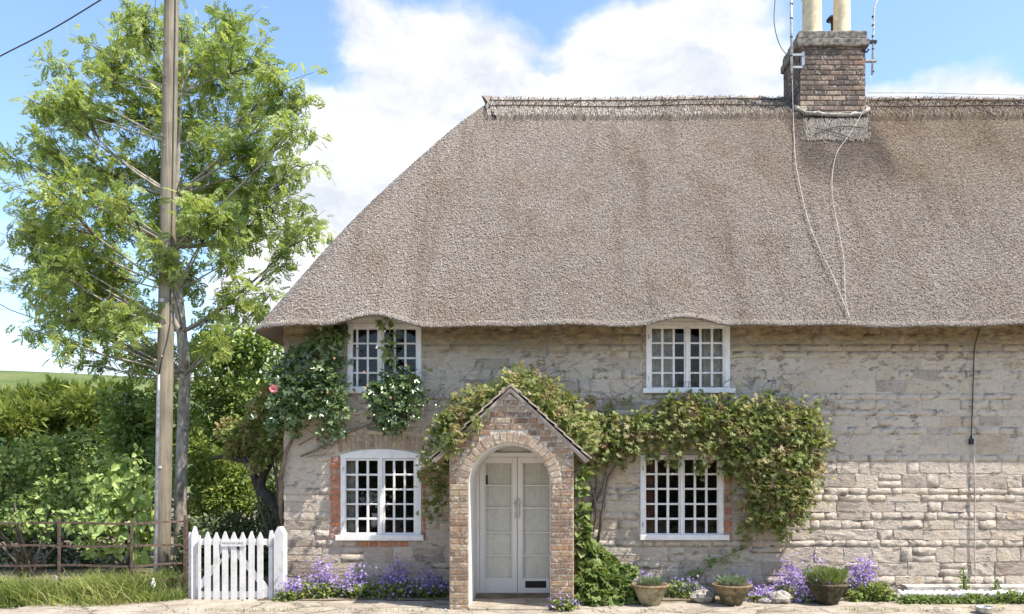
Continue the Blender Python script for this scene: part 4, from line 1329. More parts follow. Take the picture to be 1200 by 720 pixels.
def pinnate(P, D, Nn, L, pairs=5, wr=.3, lf=.36):
    n = len(P); D = unit(D); S_ = unit(np.cross(D, Nn)); Nn = unit(np.cross(S_, D))
    out = []
    for i in range(pairs):
        t = .22 + .68 * i / (pairs - 1)
        base_ = P + D * (L * t)[:, None] - Nn * (L * .25 * t * t)[:, None]
        for sg in (-1, 1):
            d = unit(D * .55 + S_ * sg * .85 - Nn * .15 + rng.normal(0, .1, (n, 3)))
            ll = L * lf * (1 - .35 * abs(t - .55))
            out.append(leaf_geo(base_, d, Nn, ll, ll * wr, False, .15))
    tip = P + D * (L * .92)[:, None] - Nn * (L * .22)[:, None]
    out.append(leaf_geo(tip, D - Nn * .3, Nn, L * lf, L * lf * wr, False, .15))
    return out

def merge(list_geo, rnd_leaf):
    parts = []
    for V, Fc in list_geo:
        k = len(Fc) // len(rnd_leaf)
        parts.append((V, Fc, np.repeat(rnd_leaf, k)))
    return join_np(parts)

def up_biased(n, up=1.0):
    return unit(rng.normal(0, 1, (n, 3)) * .75 + np.array([.25, -.35, up]))

def shrub(name, label, cat, lobes, n, L, matname, style='oval', base=None, wr=.6, droop=.25, power=2.2, group=None, stems=6, upb=.8, woodmat='twig', single=0, squash=1.0, lvar=.35):
    bx = base or (np.mean([at(l[0], l[1], l[3])[0] for l in lobes]), np.mean([l[3] for l in lobes]), 0.0)
    t = thing(name, label, cat, tuple(bx), group)
    P, d, idx, C_, rr = lobe_points(lobes, n, power, squash)
    keep = P[:, 2] > .03
    P, d, idx = P[keep], d[keep], idx[keep]; n = len(P)
    D = unit(d + rng.normal(0, .55, (n, 3)) + np.array([0, -.15, -droop]))
    Nn = up_biased(n, upb)
    ll = L * rng.uniform(1 - lvar, 1 + lvar, n)
    r = np.clip(rng.normal(.5, .25, n), 0, 1)
    if style == 'oval': geo = [leaf_geo(P, D, Nn, ll, ll * wr, True, .22, .15)]
    elif style == 'diamond': geo = [leaf_geo(P, D, Nn, ll, ll * wr, False, .22, .1)]
    elif style == 'pinnate': geo = pinnate(P, D, Nn, ll, 5, wr)
    elif style == 'palmate': geo = palmate(P, D, Nn, ll, 5, 1.2, wr)
    elif style == 'spray':
        geo = []
        for k in range(7):
            dd = unit(D + rng.normal(0, .33, (n, 3)))
            geo.append(leaf_geo(P + dd * (ll * .1 * k)[:, None] * .6, dd, Nn, ll * rng.uniform(.5, 1, n), ll * wr * .4, False, .1))
    V, Fc, rr_ = merge(geo, r)
    tag(np_obj('foliage', V, Fc, M[matname], t, rnd=rr_), kind='stuff')
    b = MB()
    for i in rng.choice(len(lobes), min(stems, len(lobes)), replace=False):
        c = C_[i]; m_ = [(bx[0] * .6 + c[0] * .4 + random.uniform(-.1, .1)), bx[1] * .6 + c[1] * .4, bx[2] * .5 + c[2] * .5]
        st_ = (bx[0] + random.uniform(-.15, .15), bx[1] + random.uniform(-.1, .1), bx[2] - .02)
        b.tube([st_, m_, tuple(c)], [.03, .02, .008], 6)
        for _ in range(4):
            q = c + rand_unit(1)[0] * rr[i] * .8
            b.tube([tuple(c), tuple((c + q) / 2 + np.array([0, 0, .03])), tuple(q)], [.008, .006, .003], 4)
    b.build('stem', M[woodmat], t, smooth=True)
    return t

# ------------------------------------------------------------------ rowan tree
TY = 3.3
tree = thing('rowan_tree', 'tall airy rowan tree with feathery leaves behind the telegraph pole', 'tree', at(211, 676, TY))
lob = [(165, 32, 30), (215, 38, 30), (268, 42, 32), (275, 20, 10), (130, 72, 32), (190, 85, 38), (250, 88, 40), (305, 78, 28), (335, 104, 26), (78, 112, 24), (100, 138, 36), (48, 122, 17), (160, 140, 38), (225, 142, 38),
       (290, 142, 38), (345, 152, 22), (14, 186, 15), (52, 172, 27), (110, 200, 38), (180, 200, 36), (245, 202, 38), (310, 200, 36), (355, 196, 20), (62, 235, 32), (26, 272, 24), (120, 258, 40), (190, 262, 32),
       (255, 258, 32), (318, 250, 34), (364, 262, 19), (344, 300, 13), (72, 308, 34), (42, 346, 24), (132, 318, 38), (36, 386, 15), (104, 372, 32), (152, 376, 28), (228, 322, 24), (272, 304, 20), (286, 346, 22),
       (252, 372, 18), (162, 420, 18), (108, 424, 15), (312, 352, 12), (190, 300, 22), (120, 400, 14), (150, 440, 13), (175, 402, 20), (62, 402, 12), (186, 440, 15), (206, 418, 14), (252, 398, 18), (232, 425, 14), (20, 330, 13), (140, 350, 26), (85, 345, 26)]
for _ in range(60):
    a, b_ = rng.uniform(20, 370), rng.uniform(60, 400)
    if ((a - 195) / 180) ** 2 + ((b_ - 215) / 205) ** 2 < 1 and not (215 < a and b_ > 300): lob.append((a, b_, rng.uniform(12, 22)))
lobes = []
for a, b_, r_ in lob:
    dy = rng.uniform(-1.5, 1.7)
    if 170 < a < 226 and b_ < 300: dy = rng.uniform(.2, 1.8)
    if 150 < a < 215 and 290 < b_ < 400: dy = -1.75
    lobes.append((a, b_, r_, TY + dy))
trunk_pts = [at(x, y, TY) for x, y in ((210, 690), (212, 640), (211, 590), (213, 540), (215, 490), (217, 440), (213, 390), (208, 340), (204, 290), (206, 230), (210, 170), (213, 110), (216, 60))]
trad = [.135, .118, .105, .102, .10, .098, .088, .088, .07, .05, .03, .014, .005]
b = MB(); b.tube(trunk_pts, trad, 12)
b.tube([at(217, 436, TY), at(215, 410, TY - .1), at(210, 388, TY - .15), at(203, 374, TY - .2), at(192, 366, TY - .3)], [.085, .07, .055, .045, .03], 9)
b.build('trunk', M['bark'], tree, smooth=True)
limbs, twigs, geo_all = MB(), MB(), []
LP, LD = [], []
tp = np.array(trunk_pts)
for (a, b_, r_, Y) in lobes:
    c = np.array(at(a, b_, Y)); rad = r_ * (CD + Y) / F
    dist = np.linalg.norm(tp[:, :2] - c[:2], axis=1)
    target_z = c[2] - .5 * dist.min() - .1
    k = int(np.argmin(np.abs(tp[5:12, 2] - target_z))) + 5
    s_ = tp[k]
    mid_ = (s_ + c) / 2 + np.array([0, 0, -.10 * np.linalg.norm(c - s_) * .5]) + rng.normal(0, .1, 3)
    r0 = min(trad[k] * .6, .010 + .007 * np.linalg.norm(c - s_))
    pts = [(1 - t) ** 2 * s_ + 2 * t * (1 - t) * mid_ + t * t * c for t in np.linspace(0, 1, 7)]
    limbs.tube([tuple(p) for p in pts], list(np.linspace(r0, .007, 7)), 6)
    nt_ = max(7, int(26 * (r_ / 32) ** 1.5))
    for _ in range(nt_):
        q = c + rand_unit(1)[0] * rad * rng.uniform(.35, 1.65) * np.array([1, 1.2, .9])
        start = pts[rng.integers(4, 7)]
        mm = (start + q) / 2 + np.array([0, 0, .05]) + rng.normal(0, .04, 3)
        tw = [start, mm, q]
        twigs.tube([tuple(p) for p in tw], [.009, .006, .003], 4, cap=False)
        nl = rng.integers(8, 13)
        for t in rng.uniform(.35, 1.0, nl):
            p = (1 - t) ** 2 * start + 2 * t * (1 - t) * mm + t * t * q
            LP.append(p + rng.normal(0, .07, 3)); LD.append((q - c) / max(rad, .1) * .5 + rng.normal(0, .6, 3) + np.array([0, 0, -.15]))
limbs.build('branch', M['bark'], tree, smooth=True)
tag(twigs.build('twig', M['twig'], tree), kind='stuff')
LP, LD = np.array(LP), np.array(LD); n = len(LP)
geo = pinnate(LP, LD, up_biased(n, .9), rng.uniform(.12, .20, n), 5, .46, .42)
V, Fc, rr_ = merge(geo, np.clip(rng.normal(.48, .25, n), 0, 1))
tag(np_obj('foliage', V, Fc, M['rowan'], tree, rnd=rr_), kind='stuff')

# ------------------------------------------------------------------ hedge bank behind the fence
def grid_lobes(x0, x1, y0, y1, nx_, ny_, r, Y, jit=10, yj=.4):
    return [(x0 + (x1 - x0) * (i + .5) / nx_ + rng.uniform(-jit, jit), y0 + (y1 - y0) * (j + .5) / ny_ + rng.uniform(-jit, jit), r * rng.uniform(.75, 1.25), Y + rng.uniform(-yj, yj)) for i in range(nx_) for j in range(ny_)]
shrub('conifer_hedge', 'bright green feathery conifer hedge at the left below the far hill', 'hedge', grid_lobes(-70, 135, 465, 560, 7, 4, 22, 10.0, 9, .6), 8500, .27, 'conifer', 'spray', wr=.40, power=3.0, droop=-.05, stems=8)
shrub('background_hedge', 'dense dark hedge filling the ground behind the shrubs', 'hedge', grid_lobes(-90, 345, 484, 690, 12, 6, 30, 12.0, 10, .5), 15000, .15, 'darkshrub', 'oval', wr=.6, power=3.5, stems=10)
shrub('broadleaf_tree', 'leafy green tree between the conifer hedge and the telegraph pole', 'tree', grid_lobes(128, 200, 452, 585, 3, 4, 22, 5.0, 8, .4), 3600, .13, 'laurel', 'oval', wr=.62, power=2.6)
shrub('hawthorn_bush', 'small leaved hawthorn bush with pale tips behind the left rails', 'bush', grid_lobes(-60, 112, 520, 620, 6, 3, 24, 3.2, 11, .45) + [(15, 606, 9, .0), (38, 612, 11, -.1), (60, 604, 9, .1), (88, 610, 11, -.1), (112, 606, 10, .0), (-10, 612, 10, 0), (50, 625, 9, .2), (100, 630, 9, .2)], 6800, .088, 'hawthorn', 'oval', wr=.65, power=2.8, stems=10)
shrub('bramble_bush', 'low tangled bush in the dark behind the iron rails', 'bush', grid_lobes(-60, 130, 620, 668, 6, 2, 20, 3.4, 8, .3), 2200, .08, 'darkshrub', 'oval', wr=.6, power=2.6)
hz = shrub('hazel_bush', 'pale green bush with large heart shaped leaves left of the pole', 'bush', [(110, 575, 20, 2.5), (138, 560, 20, 2.6), (165, 560, 20, 2.6), (150, 590, 24, 2.5), (176, 590, 17, 2.5), (125, 605, 22, 2.4), (165, 620, 20, 2.5), (140, 635, 16, 2.5), (112, 640, 15, 2.6), (172, 645, 14, 2.6), (130, 540, 13, 2.7), (158, 535, 10, 2.7)], 1000, .105, 'hazel', 'oval', wr=.75, power=2.2, droop=.5, upb=.5)
# its largest leaves, one by one
hl = []
for k in range(4):
    Vl, Fl = leaf_geo(np.zeros((1, 3)), np.array([[0, -.25, -1.0]]), np.array([[0, -1.0, .35 + .15 * k]]), 1.0, .78, True, .15 + .05 * k, .1)
    me = bpy.data.meshes.new('leaf'); me.from_pydata([tuple(p) for p in Vl], [], [tuple(int(i) for i in f) for f in Fl])
    a_ = me.attributes.new('rnd', 'FLOAT', 'FACE'); a_.data.foreach_set('value', [.35 + .2 * k] * len(Fl))
    me.materials.append(M['hazel']); hl.append(me)
for k in range(110):
    l = random.choice([(115, 575, 22), (140, 565, 22), (165, 565, 22), (150, 595, 26), (172, 595, 18), (125, 605, 22), (160, 625, 22), (165, 650, 12)])
    a = random.uniform(0, 6.28); q = random.uniform(0, 1) ** .5
    o = link('leaf', hl[k % 4], hz)
    o.location = Vector(at(l[0] + l[2] * q * math.cos(a), l[1] + l[2] * q * math.sin(a), 2.2 + random.uniform(-.15, .1))) - wpos(hz)
    s_ = random.uniform(.12, .19); o.scale = (s_, s_, s_)
    o.rotation_euler = (random.uniform(-.5, .4), random.uniform(-1.1, 1.1), random.uniform(-.8, .8))
shrub('laurel_tree', 'tall glossy green tree between the pole and the thatched eaves', 'tree', grid_lobes(228, 335, 400, 545, 4, 5, 24, 6.2, 9, .5) + [(262, 392, 18, 6.2), (295, 400, 18, 6.2), (240, 410, 14, 6.2)], 8200, .125, 'laurel', 'oval', wr=.6, power=2.6, stems=8)
shrub('golden_shrub', 'yellow green shrub glowing behind the white gate', 'bush', [(232, 528, 16, 4.2), (255, 545, 20, 4.2), (240, 560, 18, 4.2), (275, 560, 19, 4.2), (262, 585, 22, 4.1), (235, 590, 16, 4.2), (288, 585, 16, 4.2), (226, 500, 12, 4.3)], 3400, .085, 'yellowshrub', 'oval', wr=.6, power=2.4)
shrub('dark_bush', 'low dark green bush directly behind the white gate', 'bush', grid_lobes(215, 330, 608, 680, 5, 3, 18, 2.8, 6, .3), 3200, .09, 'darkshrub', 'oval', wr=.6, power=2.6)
shrub('pale_shrub', 'small sunlit pale shrub between the gate and the house corner', 'bush', [(312, 590, 14, 4.0), (322, 575, 12, 4.0), (318, 608, 14, 4.0), (330, 600, 12, 4.0)], 1300, .07, 'herb', 'oval', wr=.6, power=2.4)
og = shrub('old_apple_tree', 'gnarled bronze leaved tree leaning against the corner of the house', 'tree', [(308, 480, 18, .9), (322, 465, 16, .8), (300, 505, 20, 1.0), (322, 510, 16, .8), (285, 515, 18, 1.1), (270, 505, 15, 1.2), (275, 528, 12, 1.2), (300, 545, 9, .8), (312, 530, 13, .9), (330, 490, 12, .7), (335, 530, 8, .6)], 3000, .075, 'creeper', 'oval', wr=.55, power=2.3, base=(mx(332, .9), .9, 0), stems=4)
b = MB()
b.tube([at(338, 640, .9), at(333, 615, .9), at(326, 597, .9), at(314, 583, .9), at(304, 572, .95), at(309, 556, 1.0), at(318, 545, 1.0)], [.10, .09, .085, .09, .085, .06, .03], 9)
b.tube([at(304, 572, .95), at(295, 553, 1.0), at(288, 540, 1.1), at(262, 535, 1.3), at(246, 538, 1.5)], [.07, .05, .045, .04, .02], 8)
b.tube([at(288, 540, 1.1), at(270, 525, 1.3), at(262, 508, 1.4)], [.04, .03, .015], 7)
b.build('bough', M['darkbark'], og, smooth=True)

# ------------------------------------------------------------------ climbing rose
RB = (mx(350), -.12, 0.0)
rose = thing('climbing_rose', 'glossy dark climbing rose sprawling over the wall beside the upper left window', 'rose', RB)
rl = [(330, 440, 16, -.18), (345, 420, 14, -.15), (362, 408, 12, -.12), (350, 450, 24, -.22), (378, 440, 24, -.22), (386, 420, 14, -.18), (392, 400, 11, -.14), (400, 385, 7, -.12), (390, 450, 15, -.22), (399, 425, 6, -.1), (370, 470, 24, -.25), (345, 480, 20, -.22),
      (395, 478, 15, -.24), (385, 500, 13, -.22), (398, 505, 8, -.2), (330, 470, 15, -.2), (325, 495, 14, -.15), (345, 502, 12, -.2),
      (440, 460, 15, -.24), (462, 455, 20, -.26), (480, 452, 16, -.26), (455, 478, 22, -.28), (480, 475, 18, -.28), (462, 495, 16, -.24), (445, 488, 11, -.22), (495, 462, 9, -.22), (476, 440, 8, -.2), (455, 445, 9, -.22), (388, 388, 9, -.13), (375, 400, 9, -.13)]
P, d, idx, C_, rr = lobe_points([(a, b_, c * .88, y) for a, b_, c, y in rl], 2900, 1.8, .7)
P = P + rng.normal(0, 1, P.shape) * .03 * (1 + 2.5 * (rng.uniform(0, 1, (len(P), 1)) < .15))
P[:, 1] = np.minimum(P[:, 1], -.04)
n = len(P)
D = unit(d * np.array([1, .4, 1]) + rng.normal(0, .5, (n, 3)) + np.array([0, -.35, -.3]))
Nn = unit(rng.normal(0, .6, (n, 3)) + np.array([.3, -.75, .6]))
ll = rng.uniform(.055, .105, n)
geo = palmate(P, D, Nn, ll * .8, 3, .95, .62, True)
V, Fc, rr_ = merge(geo, np.clip(rng.normal(.45, .25, n), 0, 1))
tag(np_obj('foliage', V, Fc, M['rose'], rose, rnd=rr_), kind='stuff')
# pale young shoots in front of the glass
yl = [(457, 372, 7, -.15), (450, 380, 6, -.14), (457, 395, 7, -.15), (455, 408, 8, -.16), (456, 420, 7, -.16), (387, 391, 9, -.2), (392, 397, 7, -.2)]
P, d, idx, _, _ = lobe_points(yl, 150, 2, .5)
n = len(P); V, Fc = leaf_geo(P, d + np.array([0, -.3, -.4]), rng.normal(0, .5, (n, 3)) + np.array([.2, -.8, .5]), rng.uniform(.06, .1, n), rng.uniform(.04, .06, n))
tag(np_obj('young_shoot', V, Fc, M['herb'], rose, rnd=np.repeat(rng.uniform(.3, 1, n), 2)), kind='stuff')
b = MB()
for pts, r0 in (([(350, 690), (348, 640), (352, 580), (350, 530), (345, 500), (352, 470)], .03), ([(352, 535), (370, 528), (392, 515), (420, 503), (445, 492), (456, 478)], .016), ([(350, 522), (375, 508), (400, 505), (430, 500), (450, 494)], .011),
                ([(345, 500), (365, 470), (385, 440), (400, 410), (408, 382)], .014), ([(430, 503), (450, 505), (470, 500), (480, 480)], .011), ([(457, 470), (457, 430), (456, 400), (457, 372)], .006), ([(340, 510), (355, 500), (372, 512), (380, 508)], .006), ([(395, 520), (380, 532), (360, 536)], .006)):
    P_ = [at(x, y, -.055) for x, y in pts]
    if pts[0][1] > 680: continue
    b.tube(P_, list(np.linspace(r0, r0 * .5, len(P_))), 7)
b.tube([at(338, 640, .35), at(330, 600, .1), at(329, 560, -.06), at(335, 530, -.07), at(348, 505, -.07)], [.05, .045, .035, .03, .02], 8)
b.build('stem', M['vinewood'], rose, smooth=True)
def blossom(parent, px, py, Y, r, mat):
    c = np.array(at(px, py, Y)); Ps, Ds, Ns = [], [], []
    for ring, (k, t) in enumerate(((4, .0), (5, .25), (7, .6), (9, 1.0))):
        for i in range(k):
            a = 2 * math.pi * (i + .4 * ring) / k
            o_ = np.array([math.cos(a), -.9 + .75 * t, math.sin(a)])
            Ps.append(c + np.array([math.cos(a), 0, math.sin(a)]) * r * .12); Ds.append(o_); Ns.append(np.array([-math.cos(a) * .5, -1, -math.sin(a) * .5]))
    V, Fc = leaf_geo(np.array(Ps), np.array(Ds), np.array(Ns), r, r * 1.0, True, .25, -.15)
    np_obj('blossom', V, Fc, mat, parent, rnd=np.repeat(rng.uniform(0, 1, len(Ps)), 2))
blossom(rose, 321, 456, -.45, .060, M['pink'])
for px, py in ((458, 466), (431, 452), (476, 428), (427, 436), (384, 460), (392, 420)): blossom(rose, px, py, -.46, .017, M['peach'])

# ------------------------------------------------------------------ creeper on porch and wall
def climber(name, label, lobes, n, base, stems, L=.056, cat='climber', ymax=-.03, matname='creeper', top=.3):
    t = thing(name, label, cat, base)
    P, d, idx, C_, rr = lobe_points(lobes, n, 2.0, .75)
    P = P + rng.normal(0, 1, P.shape) * np.array([.035, .03, .035]) * (1 + 2 * (rng.uniform(0, 1, (n, 1)) < .12))
    P[:, 1] = np.minimum(P[:, 1], ymax)
    n = len(P)
    D = unit(d * np.array([1, .4, 1]) * .7 + rng.normal(0, .5, (n, 3)) + np.array([0, -.4, -.45]))
    Nn = unit(rng.normal(0, .55, (n, 3)) + np.array([.25, -.7, .65]))
    ll = L * rng.uniform(.65, 1.3, n)
    V, Fc, r_ = merge(palmate(P, D, Nn, ll, 5, 1.25, .46), np.clip(rng.normal(.5, .25, n), 0, 1))
    tag(np_obj('foliage', V, Fc, M[matname], t, rnd=r_), kind='stuff')
    b = MB()
    for pts, r0 in stems:
        P_ = [at(*p) for p in pts]
        b.tube(P_, list(np.linspace(r0, r0 * .45, len(P_))), 7)
    b.build('stem', M['vinewood'], t, smooth=True)
    return t, P
cl_l = []
for k in range(14):      # over the porch roof, left slope down to the hanging end
    u = k / 13
    cl_l += [(600 - 78 * u, 452 + 58 * u + 6 * math.sin(k), 13 + 7 * u, -1.0 + .55 * u), (604 - 76 * u, 447 + 54 * u, 12 + 5 * u, -.45)]
cl_l += [(588 - 9 * k, 466 + 8.5 * k, 9, -1.2) for k in range(3, 8)] + [(528, 512, 12, -1.15), (522, 522, 10, -1.1), (536, 505, 10, -1.2)]
cl_l += [(540, 490, 17, -.5), (555, 478, 14, -.5), (525, 508, 19, -.45), (510, 530, 18, -.35), (508, 550, 15, -.3), (512, 570, 13, -.28), (500, 560, 9, -.2), (508, 590, 9, -.22), (520, 545, 14, -.4), (500, 590, 5, -.2), (575, 462, 15, -.6), (545, 470, 12, -.35), (530, 482, 12, -.3), (518, 580, 5, -.3), (503, 604, 5, -.18)]
for k in range(12):
    u = k / 11
    cl_l += [(606 + 78 * u, 446 + 66 * u, 13 + 3 * u, -.92), (615 + 75 * u, 446 + 52 * u, 15, -.45)]
cl_l += [(625, 447, 15, -.5), (648, 462, 18, -.5), (665, 478, 18, -.5), (600, 443, 13, -.5), (690, 500, 16, -.55), (690, 520, 12, -.6), (670, 500, 12, -.85)]
climber('porch_creeper', 'olive and bronze creeper cloaking the roof of the brick porch', cl_l, 5200, (mx(690), -.1, 0), [
    ([(686, 690, -.1), (690, 660, -.1), (692, 625, -.1), (694, 600, -.08), (700, 570, -.08), (698, 540, -.1), (690, 512, -.2), (660, 480, -.3), (620, 450, -.35)], .03),
    ([(688, 640, -.1), (699, 610, -.08), (697, 585, -.1), (690, 560, -.1), (702, 530, -.1), (715, 505, -.1)], .02),
    ([(692, 600, -.1), (706, 575, -.07), (712, 545, -.07), (725, 510, -.08), (745, 495, -.1)], .016),
    ([(610, 448, -.4), (570, 470, -.4), (535, 500, -.3), (512, 540, -.2), (508, 580, -.15)], .014)], ymax=-.05)
cl_r = [(705, 510, 15, -.16), (715, 492, 12, -.14), (725, 515, 18, -.18), (745, 500, 18, -.2), (745, 520, 15, -.2), (765, 490, 16, -.2), (770, 508, 16, -.22), (785, 475, 13, -.18), (800, 490, 20, -.24), (800, 515, 16, -.24), (815, 470, 13, -.2), (825, 495, 20, -.28), (835, 520, 18, -.28),
        (845, 475, 14, -.24), (855, 500, 22, -.32), (870, 480, 16, -.28), (880, 510, 24, -.36), (895, 478, 16, -.28), (905, 500, 22, -.36), (920, 480, 14, -.28), (930, 500, 22, -.36), (945, 485, 14, -.28), (955, 505, 17, -.3), (870, 535, 20, -.34), (895, 540, 24, -.38), (920, 535, 24, -.38), (945, 530, 20, -.34),
        (960, 520, 12, -.28), (890, 565, 20, -.34), (915, 570, 24, -.36), (940, 560, 20, -.34), (955, 548, 12, -.28), (880, 590, 14, -.26), (905, 595, 20, -.32), (930, 590, 18, -.3), (945, 582, 12, -.26), (915, 615, 13, -.24), (895, 612, 11, -.22), (935, 608, 9, -.22), (876, 612, 7, -.18), (920, 628, 6, -.18), (868, 620, 5, -.15), (878, 630, 5, -.13),
        (790, 538, 8, -.2), (820, 545, 7, -.22), (850, 545, 9, -.26), (765, 535, 6, -.18), (730, 540, 8, -.16), (712, 530, 11, -.16), (700, 545, 8, -.14), (860, 552, 8, -.2), (735, 470, 5, -.1, .5), (900, 462, 6, -.2, .5), (690, 470, 6, -.12, .7)]
climber('wall_creeper', 'thick bronze green creeper hanging over the lower right window', cl_r, 7600, (mx(715), -.1, 0), [
    ([(700, 640, -.08), (706, 600, -.07), (712, 560, -.07), (735, 525, -.08), (780, 505, -.1), (840, 500, -.15), (920, 510, -.2)], .022),
    ([(850, 500, -.15), (890, 540, -.2), (905, 580, -.2), (900, 615, -.15)], .012), ([(820, 500, -.1), (860, 470, -.12), (930, 475, -.15)], .012),
    ([(700, 480, -.06), (720, 495, -.06), (750, 500, -.08)], .012)])
# bare tendrils creeping over the wall around the creepers
b = MB()
for _ in range(150):
    a, c = random.choice([(690, 480), (740, 470), (900, 462), (960, 480), (970, 520), (500, 480), (530, 470), (660, 440), (560, 450), (860, 460), (965, 560), (820, 462)])
    x, y = a + random.uniform(-30, 30), c + random.uniform(-14, 10)
    pts = [at(x, y, -.018)]
    ang = random.uniform(-2.6, -.5)
    for k in range(5):
        ang += random.uniform(-.6, .6)
        x += 4 * math.cos(ang); y += 3 * math.sin(ang)
        pts.append(at(x, y, -.018))
    b.tube(pts, .0025, 3)
tag(b.build('vine_tendrils', M['vinewood'], None), 'fine bare brown tendrils spreading over the wall above the creepers', 'tendrils', kind='stuff')

# ivy up the shady side of the porch, and a small creeping spray on the wall
iv = [(682, 600, 8, -.35), (680, 620, 9, -.35), (684, 640, 11, -.35), (690, 655, 12, -.3), (681, 575, 6, -.3), (683, 555, 6, -.25), (700, 650, 9, -.3)]
shrub('ivy', 'bright green ivy climbing beside the right flank of the porch', 'ivy', iv, 330, .10, 'mound', 'oval', base=(mx(684), -.25, 0), wr=.85, power=2.2, stems=3, squash=.6)
sp = thing('creeping_spray', 'thin leafy spray creeping up the wall behind the second bowl', 'plant', at(812, 690, -.06))
b = MB(); b.tube([at(812, 690, -.06), at(828, 665, -.05), at(845, 655, -.04), at(862, 647, -.03), at(878, 640, -.03)], [.008, .007, .006, .005, .003], 5); b.build('stem', M['vinewood'], sp)
P, d, _, _, _ = lobe_points([(831, 658, 5, -.06), (846, 657, 5, -.06), (866, 647, 5, -.05), (818, 668, 4, -.06), (812, 678, 4, -.07)], 46, 2, .3)
V, Fc = leaf_geo(P, d + np.array([0, -.4, .1]), rng.normal(0, .4, (46, 3)) + np.array([.2, -.8, .5]), .07, .06)
np_obj('foliage', V, Fc, M['herb'], sp, rnd=np.repeat(rng.uniform(.2, .9, 46), 2))

# ------------------------------------------------------------------ beds at the foot of the wall
def bellflower(label, px, py_top, py_base, hw, Y, nl=500, nf=240, green=.45, fl=.031, leafmat='cushion'):
    t = thing('bellflower', label, 'flowers', (mx(px, Y), Y, 0), 'purple bellflowers along the foot of the wall')
    W_ = hw * (CD + Y) / F; H_ = max(.12, mz(py_top, Y) )
    def pts(n, zlo, zhi):
        a = rng.uniform(0, 2 * math.pi, n); q = rng.uniform(0, 1, n) ** .5
        zz = zlo + (zhi - zlo) * rng.uniform(0, 1, n)
        sh = np.sqrt(np.clip(1 - (zz / (H_ * 1.05)) ** 2, .05, 1))
        x = t.location.x + W_ * q * np.cos(a) * sh + np.sin(zz * 23 + px) * .03
        y = Y + min(.28, W_ * .8) * q * np.sin(a) * sh
        return np.stack([x, np.minimum(y, -.03), zz], 1)
    P = pts(nl, .01, H_ * green); n = nl
    V, Fc = leaf_geo(P, rng.normal(0, .7, (n, 3)) + np.array([0, -.5, .25]), rng.normal(0, .5, (n, 3)) + np.array([.2, -.4, .9]), rng.uniform(.03, .06, n), rng.uniform(.025, .05, n))
    tag(np_obj('foliage', V, Fc, M[leafmat], t, rnd=np.repeat(rng.uniform(0, 1, n), 2)), kind='stuff')
    # flowers gather on a few leaning spikes
    nf = int(nf * 1.4); ns_ = max(5, int(hw / 2.4))
    tops = pts(ns_, H_ * .45, H_ * 1.05); bots = pts(ns_, .02, H_ * .3)
    b = MB()
    for a, c in zip(bots, tops): b.tube([tuple(a), tuple((a + c) / 2 + np.array([0, -.02, .02])), tuple(c)], .003, 4)
    tag(b.build('stem', M['herb'], t), kind='stuff')
    k = rng.integers(0, ns_, nf); u = rng.beta(1.6, 1.2, nf)[:, None]
    P = bots[k] * (1 - u) + tops[k] * u + rng.normal(0, 1, (nf, 3)) * np.array([.075, .05, .05])
    P[:, 2] = np.maximum(P[:, 2], .03); P[:, 1] = np.minimum(P[:, 1], -.03)
    ax = unit(rng.normal(0, .5, (nf, 3)) + np.array([.1, -.8, .45]))
    s1 = unit(np.cross(ax, np.array([0, 0, 1.0]))); s2 = np.cross(s1, ax)
    geo = []
    L_ = rng.uniform(.75, 1.2, nf) * fl * .62
    for i in range(5):
        a = 2 * math.pi * i / 5
        geo.append(leaf_geo(P, s1 * math.cos(a) + s2 * math.sin(a) + ax * .35, ax, L_, L_ * .75, False, .1))
    V, Fc, r_ = merge(geo, rng.uniform(0, 1, nf))
    tag(np_obj('blossom', V, Fc, M['purple'], t, rnd=r_), kind='stuff')
    return t
bellflower('purple bellflowers beside the right gate post', 338, 676, 706, 17, -.42, 420, 170)
bellflower('tall purple bellflowers under the left edge of the arched window', 376, 658, 706, 26, -.22, 620, 330)
bellflower('purple bellflowers under the middle of the arched window', 418, 664, 706, 22, -.22, 520, 220)
bellflower('large purple bellflower clump under the right of the arched window', 462, 660, 707, 26, -.24, 560, 320)
bellflower('shaded bellflowers against the left flank of the porch', 504, 669, 707, 19, -.24, 480, 200)
bellflower('few bellflowers at the right foot of the porch', 662, 697, 716, 15, -1.12, 200, 60, .7)
bellflower('bellflowers behind the first stone bowl', 752, 672, 700, 22, -.15, 240, 120, .5)
bellflower('sparse bellflowers between the first two bowls', 805, 676, 706, 26, -.22, 520, 130, .75, leafmat='mound')
bellflower('pale bellflowers behind the second bowl', 868, 676, 702, 26, -.15, 260, 130, .4)
bellflower('low lilac bellflowers right of the second bowl', 896, 689, 706, 20, -.5, 200, 260, .5)
bellflower('pink lilac bellflowers left of the dark bowl', 926, 659, 705, 19, -.22, 360, 260, .35)
bellflower('single high bellflower tuft behind the dark bowl', 958, 650, 700, 12, -.12, 120, 130, .3)
bellflower('tall purple bellflowers right of the dark bowl', 1014, 656, 706, 25, -.28, 640, 420, .42)
bellflower('bellflowers in the shade of the dark bowl', 944, 690, 709, 12, -.6, 100, 120, .4)

